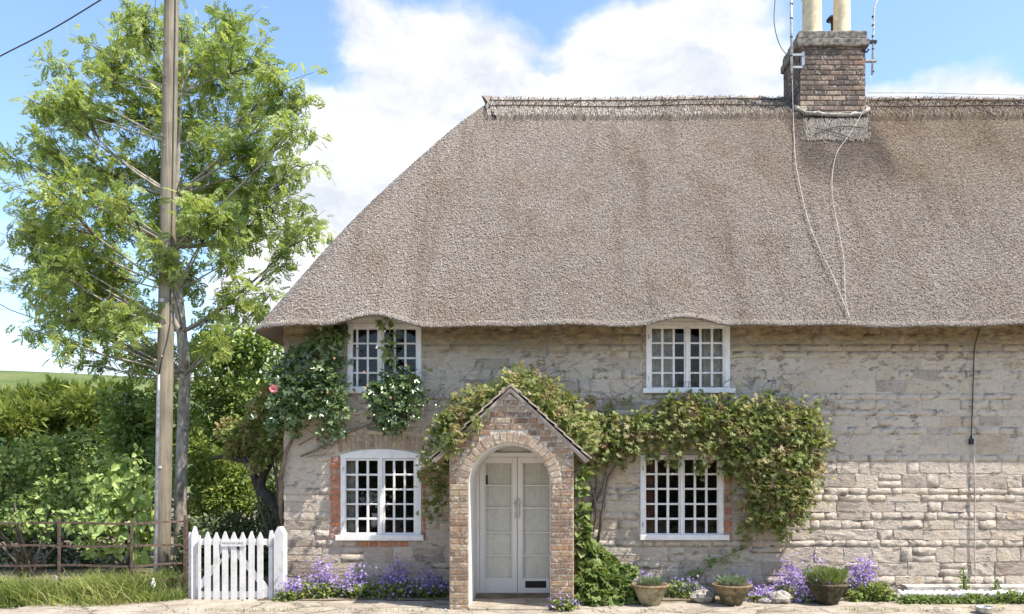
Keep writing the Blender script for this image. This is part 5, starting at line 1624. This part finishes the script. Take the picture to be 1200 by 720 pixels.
shrub('geranium_mound', 'broad mound of lime green lobed leaves right of the porch', 'plant', [(688, 690, 16, -.55), (705, 680, 20, -.5), (722, 688, 18, -.5), (700, 705, 18, -.7), (725, 708, 16, -.7), (738, 700, 12, -.6), (680, 712, 12, -.75), (712, 665, 12, -.35), (690, 668, 10, -.4), (740, 714, 8, -.75), (708, 652, 7, -.3), (735, 672, 9, -.3)], 1500, .075, 'mound', 'palmate', base=(mx(708, -.5), -.5, 0), wr=.75, power=2.6, stems=5, upb=.6, woodmat='herb')
shrub('edging_plants', 'low row of bright green leafy plants before the white plinth', 'plant', [(1058 + 8.5 * k, 704 + rng.uniform(-1.5, 1.5), 6, -.68) for k in range(21)] + [(1185, 699, 6, -.66), (1195, 701, 7, -.66)], 1500, .05, 'mound', 'oval', base=(mx(1130, -.6), -.6, 0), wr=.7, power=2.4, stems=3, woodmat='herb')
shrub('leafy_tuft', 'green leafy tuft between the purple flowers and the white sheeting', 'plant', [(1010, 697, 9, -.5), (1024, 694, 11, -.5), (1038, 698, 10, -.5), (1000, 700, 8, -.52)], 520, .05, 'cushion', 'oval', base=(mx(1022, -.5), -.5, 0), wr=.7, power=2.4, stems=2, woodmat='herb')
shrub('weed', 'slender yellow green weed growing against the right wall', 'weed', [(1130, 688, 5, -.35), (1131, 678, 4, -.33), (1129, 668, 3, -.32)], 60, .05, 'herb', 'oval', base=(mx(1130, -.35), -.35, 0), wr=.4, stems=3, woodmat='herb')
shrub('weed', 'short weed sprouting above the right end of the white plinth', 'weed', [(1167, 688, 4, -.35), (1168, 683, 3, -.34)], 34, .045, 'herb', 'oval', base=(mx(1167, -.35), -.35, 0), wr=.4, stems=2, woodmat='herb')

# --- planted bowls
def bowl(label, px, py_rim, py_base, wr_px, wb_px, Y, mat):
    x = mx(px, Y); s_ = (CD + Y) / F
    h = (py_base - py_rim) * s_; r1, r0 = wr_px / 2 * s_, wb_px / 2 * s_
    t = thing('plant_bowl', label, 'plant pot', (x, Y, .022), 'planted bowls along the wall')
    b = MB(); b.lathe([(r0 * .9, 0), (r0, .01), (r0 + (r1 - r0) * .45, h * .45), (r1 * .95, h * .86), (r1 * .97, h * .88)], (x, Y, .022), 28)
    b.build('bowl', mat, t, smooth=True)
    b = MB(); b.lathe([(r1 * .96, h * .86), (r1 * 1.04, h * .87), (r1 * 1.05, h * .97), (r1 * 1.0, h), (r1 * .88, h * .985), (r1 * .86, h * .90), (r1 * .5, h * .90)], (x, Y, .022), 28)
    b.build('rim', M['pot_dark'] if mat is M['pot_dark'] else M['pot_rim'], t, smooth=True)
    b = MB(); b.lathe([(r1 * .87, h * .88), (r1 * .8, h * .95), (r1 * .3, h * 1.0)], (x, Y, .022), 20)
    b.build('soil', M['soil'], t, smooth=True)
    return t, (x, Y, .022 + h), r1
def tuft(label, name, c, r, h, n, L, matname, cat='plant', group='plants in the bowls', wr=.12, flowers=0):
    t = thing(name, label, cat, c, group)
    a = rng.uniform(0, 2 * math.pi, n); q = rng.uniform(0, 1, n) ** .5
    P = np.stack([c[0] + r * q * np.cos(a) * .8, c[1] + r * q * np.sin(a) * .8, c[2] - .02 + rng.uniform(0, .5, n) * h], 1)
    D = np.stack([np.cos(a) * q * .9, np.sin(a) * q * .9, np.full(n, 1.0)], 1) + rng.normal(0, .28, (n, 3))
    ll = L * rng.uniform(.6, 1.2, n)
    V, Fc = leaf_geo(P, D, rand_unit(n), ll, ll * wr, False, .2)
    tag(np_obj('foliage', V, Fc, M[matname], t, rnd=np.repeat(np.clip(rng.normal(.5, .25, n), 0, 1), 2)), kind='stuff')
    if flowers:
        k = flowers; P = np.stack([c[0] + rng.normal(-r * .3, r * .35, k), c[1] - r * .5 + rng.normal(0, .03, k), c[2] + rng.uniform(.02, h * .8, k)], 1)
        V, Fc = leaf_geo(P, rand_unit(k), rand_unit(k), .03, .025)
        tag(np_obj('blossom', V, Fc, M['purple'], t, rnd=np.repeat(rng.uniform(0, 1, k), 2)), kind='stuff')
    return t
_, c, r_ = bowl('pale weathered bowl nearest the porch', 762, 687, 711.5, 43, 23, -.78, M['pot_grey'])
tuft('grey green tuft growing in the bowl nearest the porch', 'lavender', c, r_ * .75, .12, 620, .075, 'lavender')
_, c, r_ = bowl('brown mossy bowl in the middle of the three', 858, 687, 711.5, 45, 22, -.78, M['pot_brown'])
tuft('grey green tuft with long shoots in the middle bowl', 'lavender', c, r_ * .8, .13, 680, .085, 'lavender')
_, c, r_ = bowl('dark moss blackened bowl farthest from the porch', 969, 684.5, 709.5, 47, 25, -.70, M['pot_dark'])
tuft('feathery green herb filling the dark bowl', 'herb', c, r_ * .95, .26, 1300, .14, 'herb', wr=.07, flowers=26)

# --- loose rocks
def rock(label, px, py, w_px, h_px, Y, seed):
    rr = np.random.default_rng(seed)
    x, s_ = mx(px, Y), (CD + Y) / F
    vs, fs = [], []
    nu, nv_ = 12, 7
    for j in range(nv_):
        th = math.pi * j / (nv_ - 1)
        for i in range(nu):
            a = 2 * math.pi * i / nu
            k = 1 + rr.uniform(-.2, .2)
            vs.append((x + w_px / 2 * s_ * k * math.sin(th) * math.cos(a), Y + w_px * .36 * s_ * k * math.sin(th) * math.sin(a), .015 + max(0, h_px * s_ * (.5 + .55 * k * math.cos(th)))))
    for j in range(nv_ - 1):
        for i in range(nu): fs.append((j * nu + i, (j + 1) * nu + i, (j + 1) * nu + (i + 1) % nu, j * nu + (i + 1) % nu))
    b = MB(); b.add(vs, fs)
    tag(b.build('rock', M['rock']), label, 'rock', 'loose rocks by the bowls')
rock('rough pitted rock left of the middle bowl', 824, 705, 30, 15, -.62, 3)
rock('pale rounded rock left of the dark bowl', 914, 706, 27, 14, -.66, 5)
rock('small flat stone behind the pale rounded rock', 898, 708, 18, 7, -.66, 8)
rock('white stone at the left end of the sheeting', 1050, 690, 12, 10, -.48, 9)

# --- plinth and ruched white sheeting along the right wall
b = MB(); q = at(1060, 687, -.16); b.cbox(q[0], 9.9, -.20, -.03, .0, .19, .02)
tag(b.build('plinth', M['flash'], None), 'pale stone plinth along the foot of the right wall', 'plinth')
b = MB(); pts, rad = [], []
for i in range(150):
    x = mx(1052, -.42) + i * .028
    pts.append((x, -.42 + .012 * math.sin(i * .37), .105 + .006 * math.sin(i * 1.3))); rad.append(.05 + .012 * math.sin(i * 2.1) + random.uniform(-.012, .008))
b.tube(pts, rad, 9)
tag(b.build('plastic_sheeting', M['plastic_white'], None, smooth=True), 'ruched roll of white sheeting lying before the plinth', 'sheeting')
# --- zinc bucket at the lower right
bk = thing('bucket', 'small galvanised bucket standing on the paving at lower right', 'bucket', (mx(1153, -1.33), -1.33, 0.0))
x = mx(1153, -1.33)
b = MB(); b.lathe([(.075, 0), (.078, .01), (.098, .135), (.104, .14), (.104, .15), (.094, .15), (.088, .05), (.02, .05)], (x, -1.33, -.06), 24); b.build('pail', M['zinc'], bk, smooth=True)
b = MB(); b.tube([(x + .1 * math.cos(a), -1.33 - .05 + .0 * a, .085 - .03 * math.sin(a)) for a in np.linspace(0, math.pi, 9)], .004, 5); b.build('handle', M['zinc'], bk)
# small yellow flower
yf = thing('dandelion', 'small yellow dandelion in the paving at the lower right', 'flower', (mx(1175, -1.2), -1.2, 0))
n = 26; a = rng.uniform(0, 6.28, n); c = np.array([mx(1175, -1.2), -1.2, .055])
M['yellow'] = leaf_mat('yellow_petal', [(0, (.75, .55, .04)), (1, (.85, .7, .1))])
V, Fc = leaf_geo(np.tile(c, (n, 1)), np.stack([np.cos(a), np.sin(a), np.full(n, .5)], 1), np.tile(np.array([0, -.3, 1.0]), (n, 1)), .024, .009)
np_obj('blossom', V, Fc, M['yellow'], yf, rnd=np.repeat(rng.uniform(0, 1, n), 2))
b = MB(); b.tube([(c[0], c[1], 0), (c[0], c[1], .055)], .003, 5); b.build('stem', M['herb'], yf)

# ================================================================== TELEGRAPH POLE
PYY = 2.0
pole = thing('telegraph_pole', 'tall weathered wooden telegraph pole standing before the rowan tree', 'pole', at(190, 684, PYY))
b = MB()
pp = [at(189.5, 695, PYY), at(190.5, 620, PYY), at(192.5, 500, PYY), at(195, 350, PYY), at(198, 180, PYY), at(201, 0, PYY), at(203, -90, PYY)]
b.tube(pp, [.128, .127, .126, .122, .117, .112, .108], 20); b.build('shaft', M['pole'], pole, smooth=True)
def on_pole(py): 
    for i in range(len(pp) - 1):
        z0, z1 = pp[i][2], pp[i + 1][2]; zt = mz(py, PYY)
        if z0 <= zt <= z1:
            t = (zt - z0) / (z1 - z0); return pp[i][0] + (pp[i + 1][0] - pp[i][0]) * t, zt
    return pp[0][0], mz(py, PYY)
b = MB()
P_ = []
for y in np.linspace(440, 690, 10):
    x, zt = on_pole(y); P_.append((x - .045, PYY - .118, zt))
b.tube(P_, .030, 8); b.build('cable_guard', M['grey_metal'], pole, smooth=True)
b = MB()
P_ = []
for y in np.linspace(-60, 380, 16):
    x, zt = on_pole(y); P_.append((x + .095, PYY - .07, zt))
x, zt = on_pole(400); P_.append((x + .07, PYY - .10, zt)); x, zt = on_pole(425); P_.append((x + .0, PYY - .125, zt)); x, zt = on_pole(441); P_.append((x - .045, PYY - .125, zt))
b.tube(P_, .013, 6); b.build('cable', M['cable_dark'], pole, smooth=True)
for y in (55, 94, 165, 238, 302):
    x, zt = on_pole(y); b = MB()
    b.tube([(x - .02, PYY - .10, zt), (x - .03, PYY - .20, zt + .01), (x - .03, PYY - .205, zt + .035)], .013, 6)
    b.tube([(x - .02, PYY - .11, zt - .12), (x - .02, PYY - .122, zt - .12)], .014, 6)
    b.build('step_bolt', M['grey_metal'], pole)
for dx in (-.022, .022):
    x, zt = on_pole(548); b = MB(); b.tube([(x + dx - .01, PYY - .122, zt), (x + dx - .01, PYY - .135, zt)], .022, 10); b.build('number_disc', M['plastic_white'], pole)
x, zt = on_pole(354); b = MB(); b.cbox(x - .05, x + .02, PYY - .13, PYY - .11, zt - .035, zt + .03); b.build('tag_plate', M['pale_metal'], pole)
x, zt = on_pole(419); b = MB(); b.cbox(x - .01, x + .02, PYY - .135, PYY - .115, zt - .015, zt + .015); b.build('cable_clip', M['pale_metal'], pole)
x, zt = on_pole(497)
b = MB(); b.tube([(x + .1, PYY, zt), (mx(207, PYY + .8), TY - .1, zt)], .008, 5); b.build('stay_rod', M['pale_metal'], pole)

# ================================================================== ESTATE RAIL FENCE
FYb, FYc = -.35, .25
def fence_xy(px):
    # runs level from the left, then bends back to the gate post
    if px < 155: Y = -.30 + .0006 * (155 - px)
    else: Y = -.30 + (px - 155) / 62 * .33
    return Y
fence = thing('iron_fence', 'rusty four rail iron estate fence in front of the shrubs', 'fence', at(70, 700, -.25))
for y0 in (613.5, 640.5, 663.5, 682.5):
    zz = mz(y0, -.30)
    pts = []
    for px in list(range(-80, 216, 14)) + [217]:
        Y = fence_xy(px); pts.append((mx(px, Y), Y, zz + .008 * math.sin(px * .05 + y0)))
    b = MB()
    vs = []
    for x, y, z in pts: vs += [(x, y - .006, z - .014), (x, y - .006, z + .014), (x, y + .006, z + .014), (x, y + .006, z - .014)]
    fs = [(4 * i + k, 4 * i + 4 + k, 4 * i + 4 + (k + 1) % 4, 4 * i + (k + 1) % 4) for i in range(len(pts) - 1) for k in range(4)]
    b.add(vs, fs); b.build('rail', M['rust'], fence)
for px, r_ in ((-15, .016), (69.5, .017), (154.5, .015)):
    Y = fence_xy(px) - .012; b = MB(); x = mx(px, Y)
    b.box(x - r_, x + r_, Y - .012, Y + .004, 0, mz(611, Y) + .03); b.build('post', M['rust'], fence)
Y = fence_xy(217); x = mx(217.5, Y - .01)
b = MB(); b.box(x - .022, x + .022, Y - .032, Y + .012, 0, mz(610, Y) + .02); b.tube([(x, Y - .01, mz(610, Y) + .02), (x, Y - .01, mz(608, Y) + .04)], .026, 8); b.build('post', M['rust'], fence)
# pale dry leaf caught on the lowest rail
b = MB(); q = at(65, 679, -.36); b.add([(q[0] - .035, q[1], q[2] - .05), (q[0] + .03, q[1] - .02, q[2] - .045), (q[0] + .03, q[1] + .01, q[2] + .03), (q[0], q[1] - .01, q[2] + .06), (q[0] - .03, q[1], q[2] + .02)], [(0, 1, 2, 3, 4)])
tag(b.build('dry_leaf', M['flash']), 'pale dried leaf caught on the lowest rail of the iron fence', 'leaf')
b = MB(); q = at(179.5, 700, -.2)
b.lathe([(.02, .0), (.032, .01), (.032, .12), (.014, .16), (.014, .185), (.016, .19)], (q[0], q[1], mz(694, -.2) - .0), 14)
tag(b.build('bottle', M['net'], None, smooth=True), 'small clear pale bottle in the grass by the pole foot', 'bottle')

# ================================================================== WHITE GATE
GY = -.42
gate = thing('picket_gate', 'small white picket gate with a name board beside the cottage corner', 'gate', (mx(275, GY), GY, 0))
def picket(px0, px1, py0, py1, tip, Y=GY, th=.022, name='picket', parent=None):
    x0, x1, z0, z1 = mx(px0, Y), mx(px1, Y), mz(py1, Y), mz(py0, Y)
    b = MB()
    pts = [(x0, z0), (x1, z0), (x1, z1 - tip), ((x0 + x1) / 2 + .006, z1 - .004), ((x0 + x1) / 2 - .006, z1 - .004), (x0, z1 - tip)]
    b.prism(pts, Y, Y + th)
    return b.build(name, M['gatepaint'], parent or gate)
for i in range(7):
    pc = 243 + i * 10.45 * .985
    dy = .6 * math.sin(i * 2.2)
    picket(pc - 3.4, pc + 3.2, 623.2 + dy, 707 + .5 * math.cos(i), .085)
picket(232.0, 234.8, 627, 704.5, .03)
for (y0, y1) in ((632, 639.2), (693.5, 701)):
    b = MB(); b.cbox(mx(231, GY), mx(315, GY), GY + .024, GY + .055, mz(y1, GY), mz(y0, GY), .003); b.build('rail', M['gatepaint'], gate)
def brace(pa, pb, w):
    a, c = at(*pa, GY), at(*pb, GY)
    d = Vector((c[0] - a[0], 0, c[2] - a[2])).normalized(); s_ = Vector((-d.z, 0, d.x)) * w / 2
    b = MB()
    pts = [(a[0] - s_.x, a[2] - s_.z), (c[0] - s_.x, c[2] - s_.z), (c[0] + s_.x, c[2] + s_.z), (a[0] + s_.x, a[2] + s_.z)]
    b.prism(pts, GY + .0235, GY + .045); b.build('brace', M['gatepaint'], gate)
brace((233, 688), (266, 644), .075)
brace((268, 638), (314, 694), .075)
brace((262, 655), (262.1, 640), .12)
b = MB(); b.cbox(mx(259, GY), mx(287.5, GY), GY - .014, GY - .0005, mz(640.5, GY), mz(633.5, GY), .002); sign = b.build('name_board', M['gatepaint'], gate)
cu = bpy.data.curves.new('lettering', 'FONT'); cu.body = 'THE OLD POST OFFICE'; cu.size = .052; cu.align_x = 'CENTER'; cu.align_y = 'CENTER'
to = bpy.data.objects.new('lettering_source', cu); COL.objects.link(to)
bpy.context.view_layer.update()
me = bpy.data.meshes.new_from_object(to.evaluated_get(bpy.context.evaluated_depsgraph_get()))
bpy.data.objects.remove(to)
wtxt = max(v.co.x for v in me.vertices) - min(v.co.x for v in me.vertices)
lt = link('lettering', me, sign, [M['sign_ink']])
lt.location = Vector((mx(273, GY), GY - .0155, mz(637, GY))) - wpos(sign)
k = (mx(286, GY) - mx(260.5, GY)) / wtxt
lt.scale = (k, k * 1.25, 1); lt.rotation_euler = (R(90), 0, 0)
b = MB(); b.tube([(mx(313, GY), GY - .01, mz(640, GY)), (mx(320, GY), GY - .01, mz(640, GY))], .008, 6); b.build('latch', M['grey_metal'], gate)
def gpost(label, px0, px1, ptop, pbase, Y, dep, yaw):
    x0, x1 = mx(px0, Y), mx(px1, Y); w = (x1 - x0); zt = mz(ptop, Y)
    t = thing('gate_post', label, 'post', ((x0 + x1) / 2, Y, 0), 'white posts of the picket gate')
    b = MB()
    zs = zt - .10
    pts = [(x0, 0), (x1, 0), (x1, zs), ((x0 + x1) / 2 + .012, zt), ((x0 + x1) / 2 - .012, zt), (x0, zs)]
    b.prism(pts, Y, Y + dep)
    o = b.build('shaft', M['gatepaint'], t)
    t.rotation_euler = (0, 0, R(yaw))
    return t
gpost('left white gate post beside the end of the iron fence', 224.5, 231.8, 617.5, 706, GY + .05, .12, 20)
gpost('right white gate post against the cottage corner', 320.5, 332.2, 617.5, 706, GY - .04, .12, -8)
gp = gpost('slim inner white post that the gate closes on', 314.8, 319.4, 622, 704, GY + .01, .06, 0)
gp = gpost('slim white hanging post between the fence and the gate', 221.0, 223.8, 624, 700, GY + .10, .06, 10)

# ================================================================== GRASS
def grass(label, n, xy, lmin, lmax, name='grass', w=.006, matname='grass'):
    P = np.array([xy() for _ in range(n)])
    D = rng.normal(0, .38, (n, 3)) + np.array([.05, -.15, 1.0])
    ll = rng.uniform(lmin, lmax, n)
    D1 = unit(D); S_ = unit(np.cross(D1, rng.normal(0, 1, (n, 3))))
    bend = unit(np.stack([rng.normal(0, 1, n), rng.normal(-.3, .8, n), np.zeros(n)], 1))
    m1 = P + D1 * ll[:, None] * .55
    tip = m1 + unit(D1 * .7 + bend * .65) * ll[:, None] * .5
    ww = (w * rng.uniform(.7, 1.4, n))[:, None]
    V = np.stack([P - S_ * ww, P + S_ * ww, m1 - S_ * ww * .8, m1 + S_ * ww * .8, tip], 1).reshape(-1, 3)
    i = np.arange(n)[:, None] * 5
    Fc = np.concatenate([i + np.array([[0, 1, 3]]), i + np.array([[0, 3, 2]]), i + np.array([[2, 3, 4]])], 1).reshape(-1, 3)
    o = np_obj(name, V, Fc, M[matname], None, rnd=np.repeat(np.clip(rng.normal(.5, .25, n), 0, 1), 3))
    return tag(o, label, 'grass', kind='stuff')
# unseen hedge over the lane, added to darken the reflections in the window panes
b = MB()
hx_ = np.linspace(-16, 16, 41)
for i in range(40):
    h0, h1 = 4.3 + .3 * math.sin(i * .9) , 4.3 + .3 * math.sin((i + 1) * .9)
    b.add([(hx_[i], -16.4, 0), (hx_[i + 1], -16.4, 0), (hx_[i + 1], -16.5, h1), (hx_[i], -16.5, h0), (hx_[i], -17.5, 0), (hx_[i + 1], -17.5, 0), (hx_[i + 1], -17.4, h1), (hx_[i], -17.4, h0)], [(1, 0, 3, 2), (4, 5, 6, 7), (3, 7, 6, 2)])
unseen_lane_hedge = thing('unseen_lane_hedge', 'clipped dark hedge across the lane facing the cottage', 'hedge', (0, -17, 0))
b.build('body', M['darkshrub'], unseen_lane_hedge)
n = 9000
P = np.stack([rng.uniform(-16, 16, n), np.full(n, -16.45) + rng.normal(0, .1, n), rng.uniform(0, 4.7, n)], 1)
V, Fc = leaf_geo(P, rng.normal(0, 1, (n, 3)), rng.normal(0, .6, (n, 3)) + np.array([0, 1, .5]), .16, .11)
tag(np_obj('foliage', V, Fc, M['hawthorn'], unseen_lane_hedge, rnd=np.repeat(rng.uniform(0, 1, n), 2)), kind='stuff')
def left_bank():
    px = rng.uniform(-70, 214); Y = rng.uniform(-.95, .9)
    if Y < -.6 and rng.uniform() < .75: Y = rng.uniform(-.6, .6)
    lim = -.95 + max(0, (px - 120) / 100) * .55
    Y = max(Y, lim + rng.uniform(0, .15))
    return (mx(px, Y), Y, .0)
grass('long green grass along the foot of the iron fence', 17000, left_bank, .06, .24)
def clumps():
    c = [(-20, -.6), (20, -.65), (105, -.3), (115, -.35), (140, -.2), (175, .0), (200, .1), (45, -.6), (125, -.5), (150, -.35)][rng.integers(0, 10)]
    Y = c[1] + rng.normal(0, .12)
    return (mx(c[0], c[1]) + rng.normal(0, .16), Y, 0.0)
grass('tall arching grass tufts between the rails', 4200, clumps, .25, .52, 'grass_tuft')
M['drygrass'] = leaf_mat('dry_stalk', [(0.0, (0.34, 0.27, 0.14)), (1.0, (0.58, 0.50, 0.30))], 0.8, 0.1, 0.2)
grass('pale dry stalks standing among the green grass by the fence', 900, left_bank, .15, .42, 'dry_stalks', .003, 'drygrass')
def cracks():
    px = [rng.uniform(330, 530), rng.uniform(740, 1200), rng.uniform(980, 1060), rng.uniform(200, 330)][rng.integers(0, 4)]
    Y = [-1.16 + rng.normal(0, .03), -.42 + rng.normal(0, .04)][int(rng.uniform() < .25)]
    return (mx(px, Y), Y, .0)
grass('sparse weeds growing in the paving joints', 420, cracks, .03, .08, 'paving_weeds', .004)

# dry soil bed strip under the flowers
b = MB()
n_ = 60
for i in range(n_):
    x0, x1 = XL - .2 + i * .2, XL + i * .2
    b.add([(x0, -.50 + .04 * math.sin(i * 1.1), .041), (x1, -.50 + .04 * math.sin((i + 1) * 1.1), .041), (x1, -.002, .06), (x0, -.002, .06)], [(0, 1, 2, 3)])
tag(b.build('flower_bed', M['ground']), kind='structure')
# loose chips on the paving
b = MB()
for _ in range(420):
    px = random.uniform(0, 1200); Y = random.choice([random.uniform(-1.35, -.5), random.uniform(-1.28, -1.12)])
    x = mx(px, Y); r_ = random.uniform(.006, .02); z0 = .022 if Y > -1.2 else .006
    b.add([(x - r_, Y, z0), (x + r_ * .3, Y - r_, z0), (x + r_, Y + r_ * .4, z0), (x - r_ * .2, Y + r_, z0), (x, Y, z0 + r_ * .9)], [(0, 1, 4), (1, 2, 4), (2, 3, 4), (3, 0, 4)])
tag(b.build('gravel', M['rock']), 'loose stone chips scattered on the paving', 'gravel', kind='stuff')
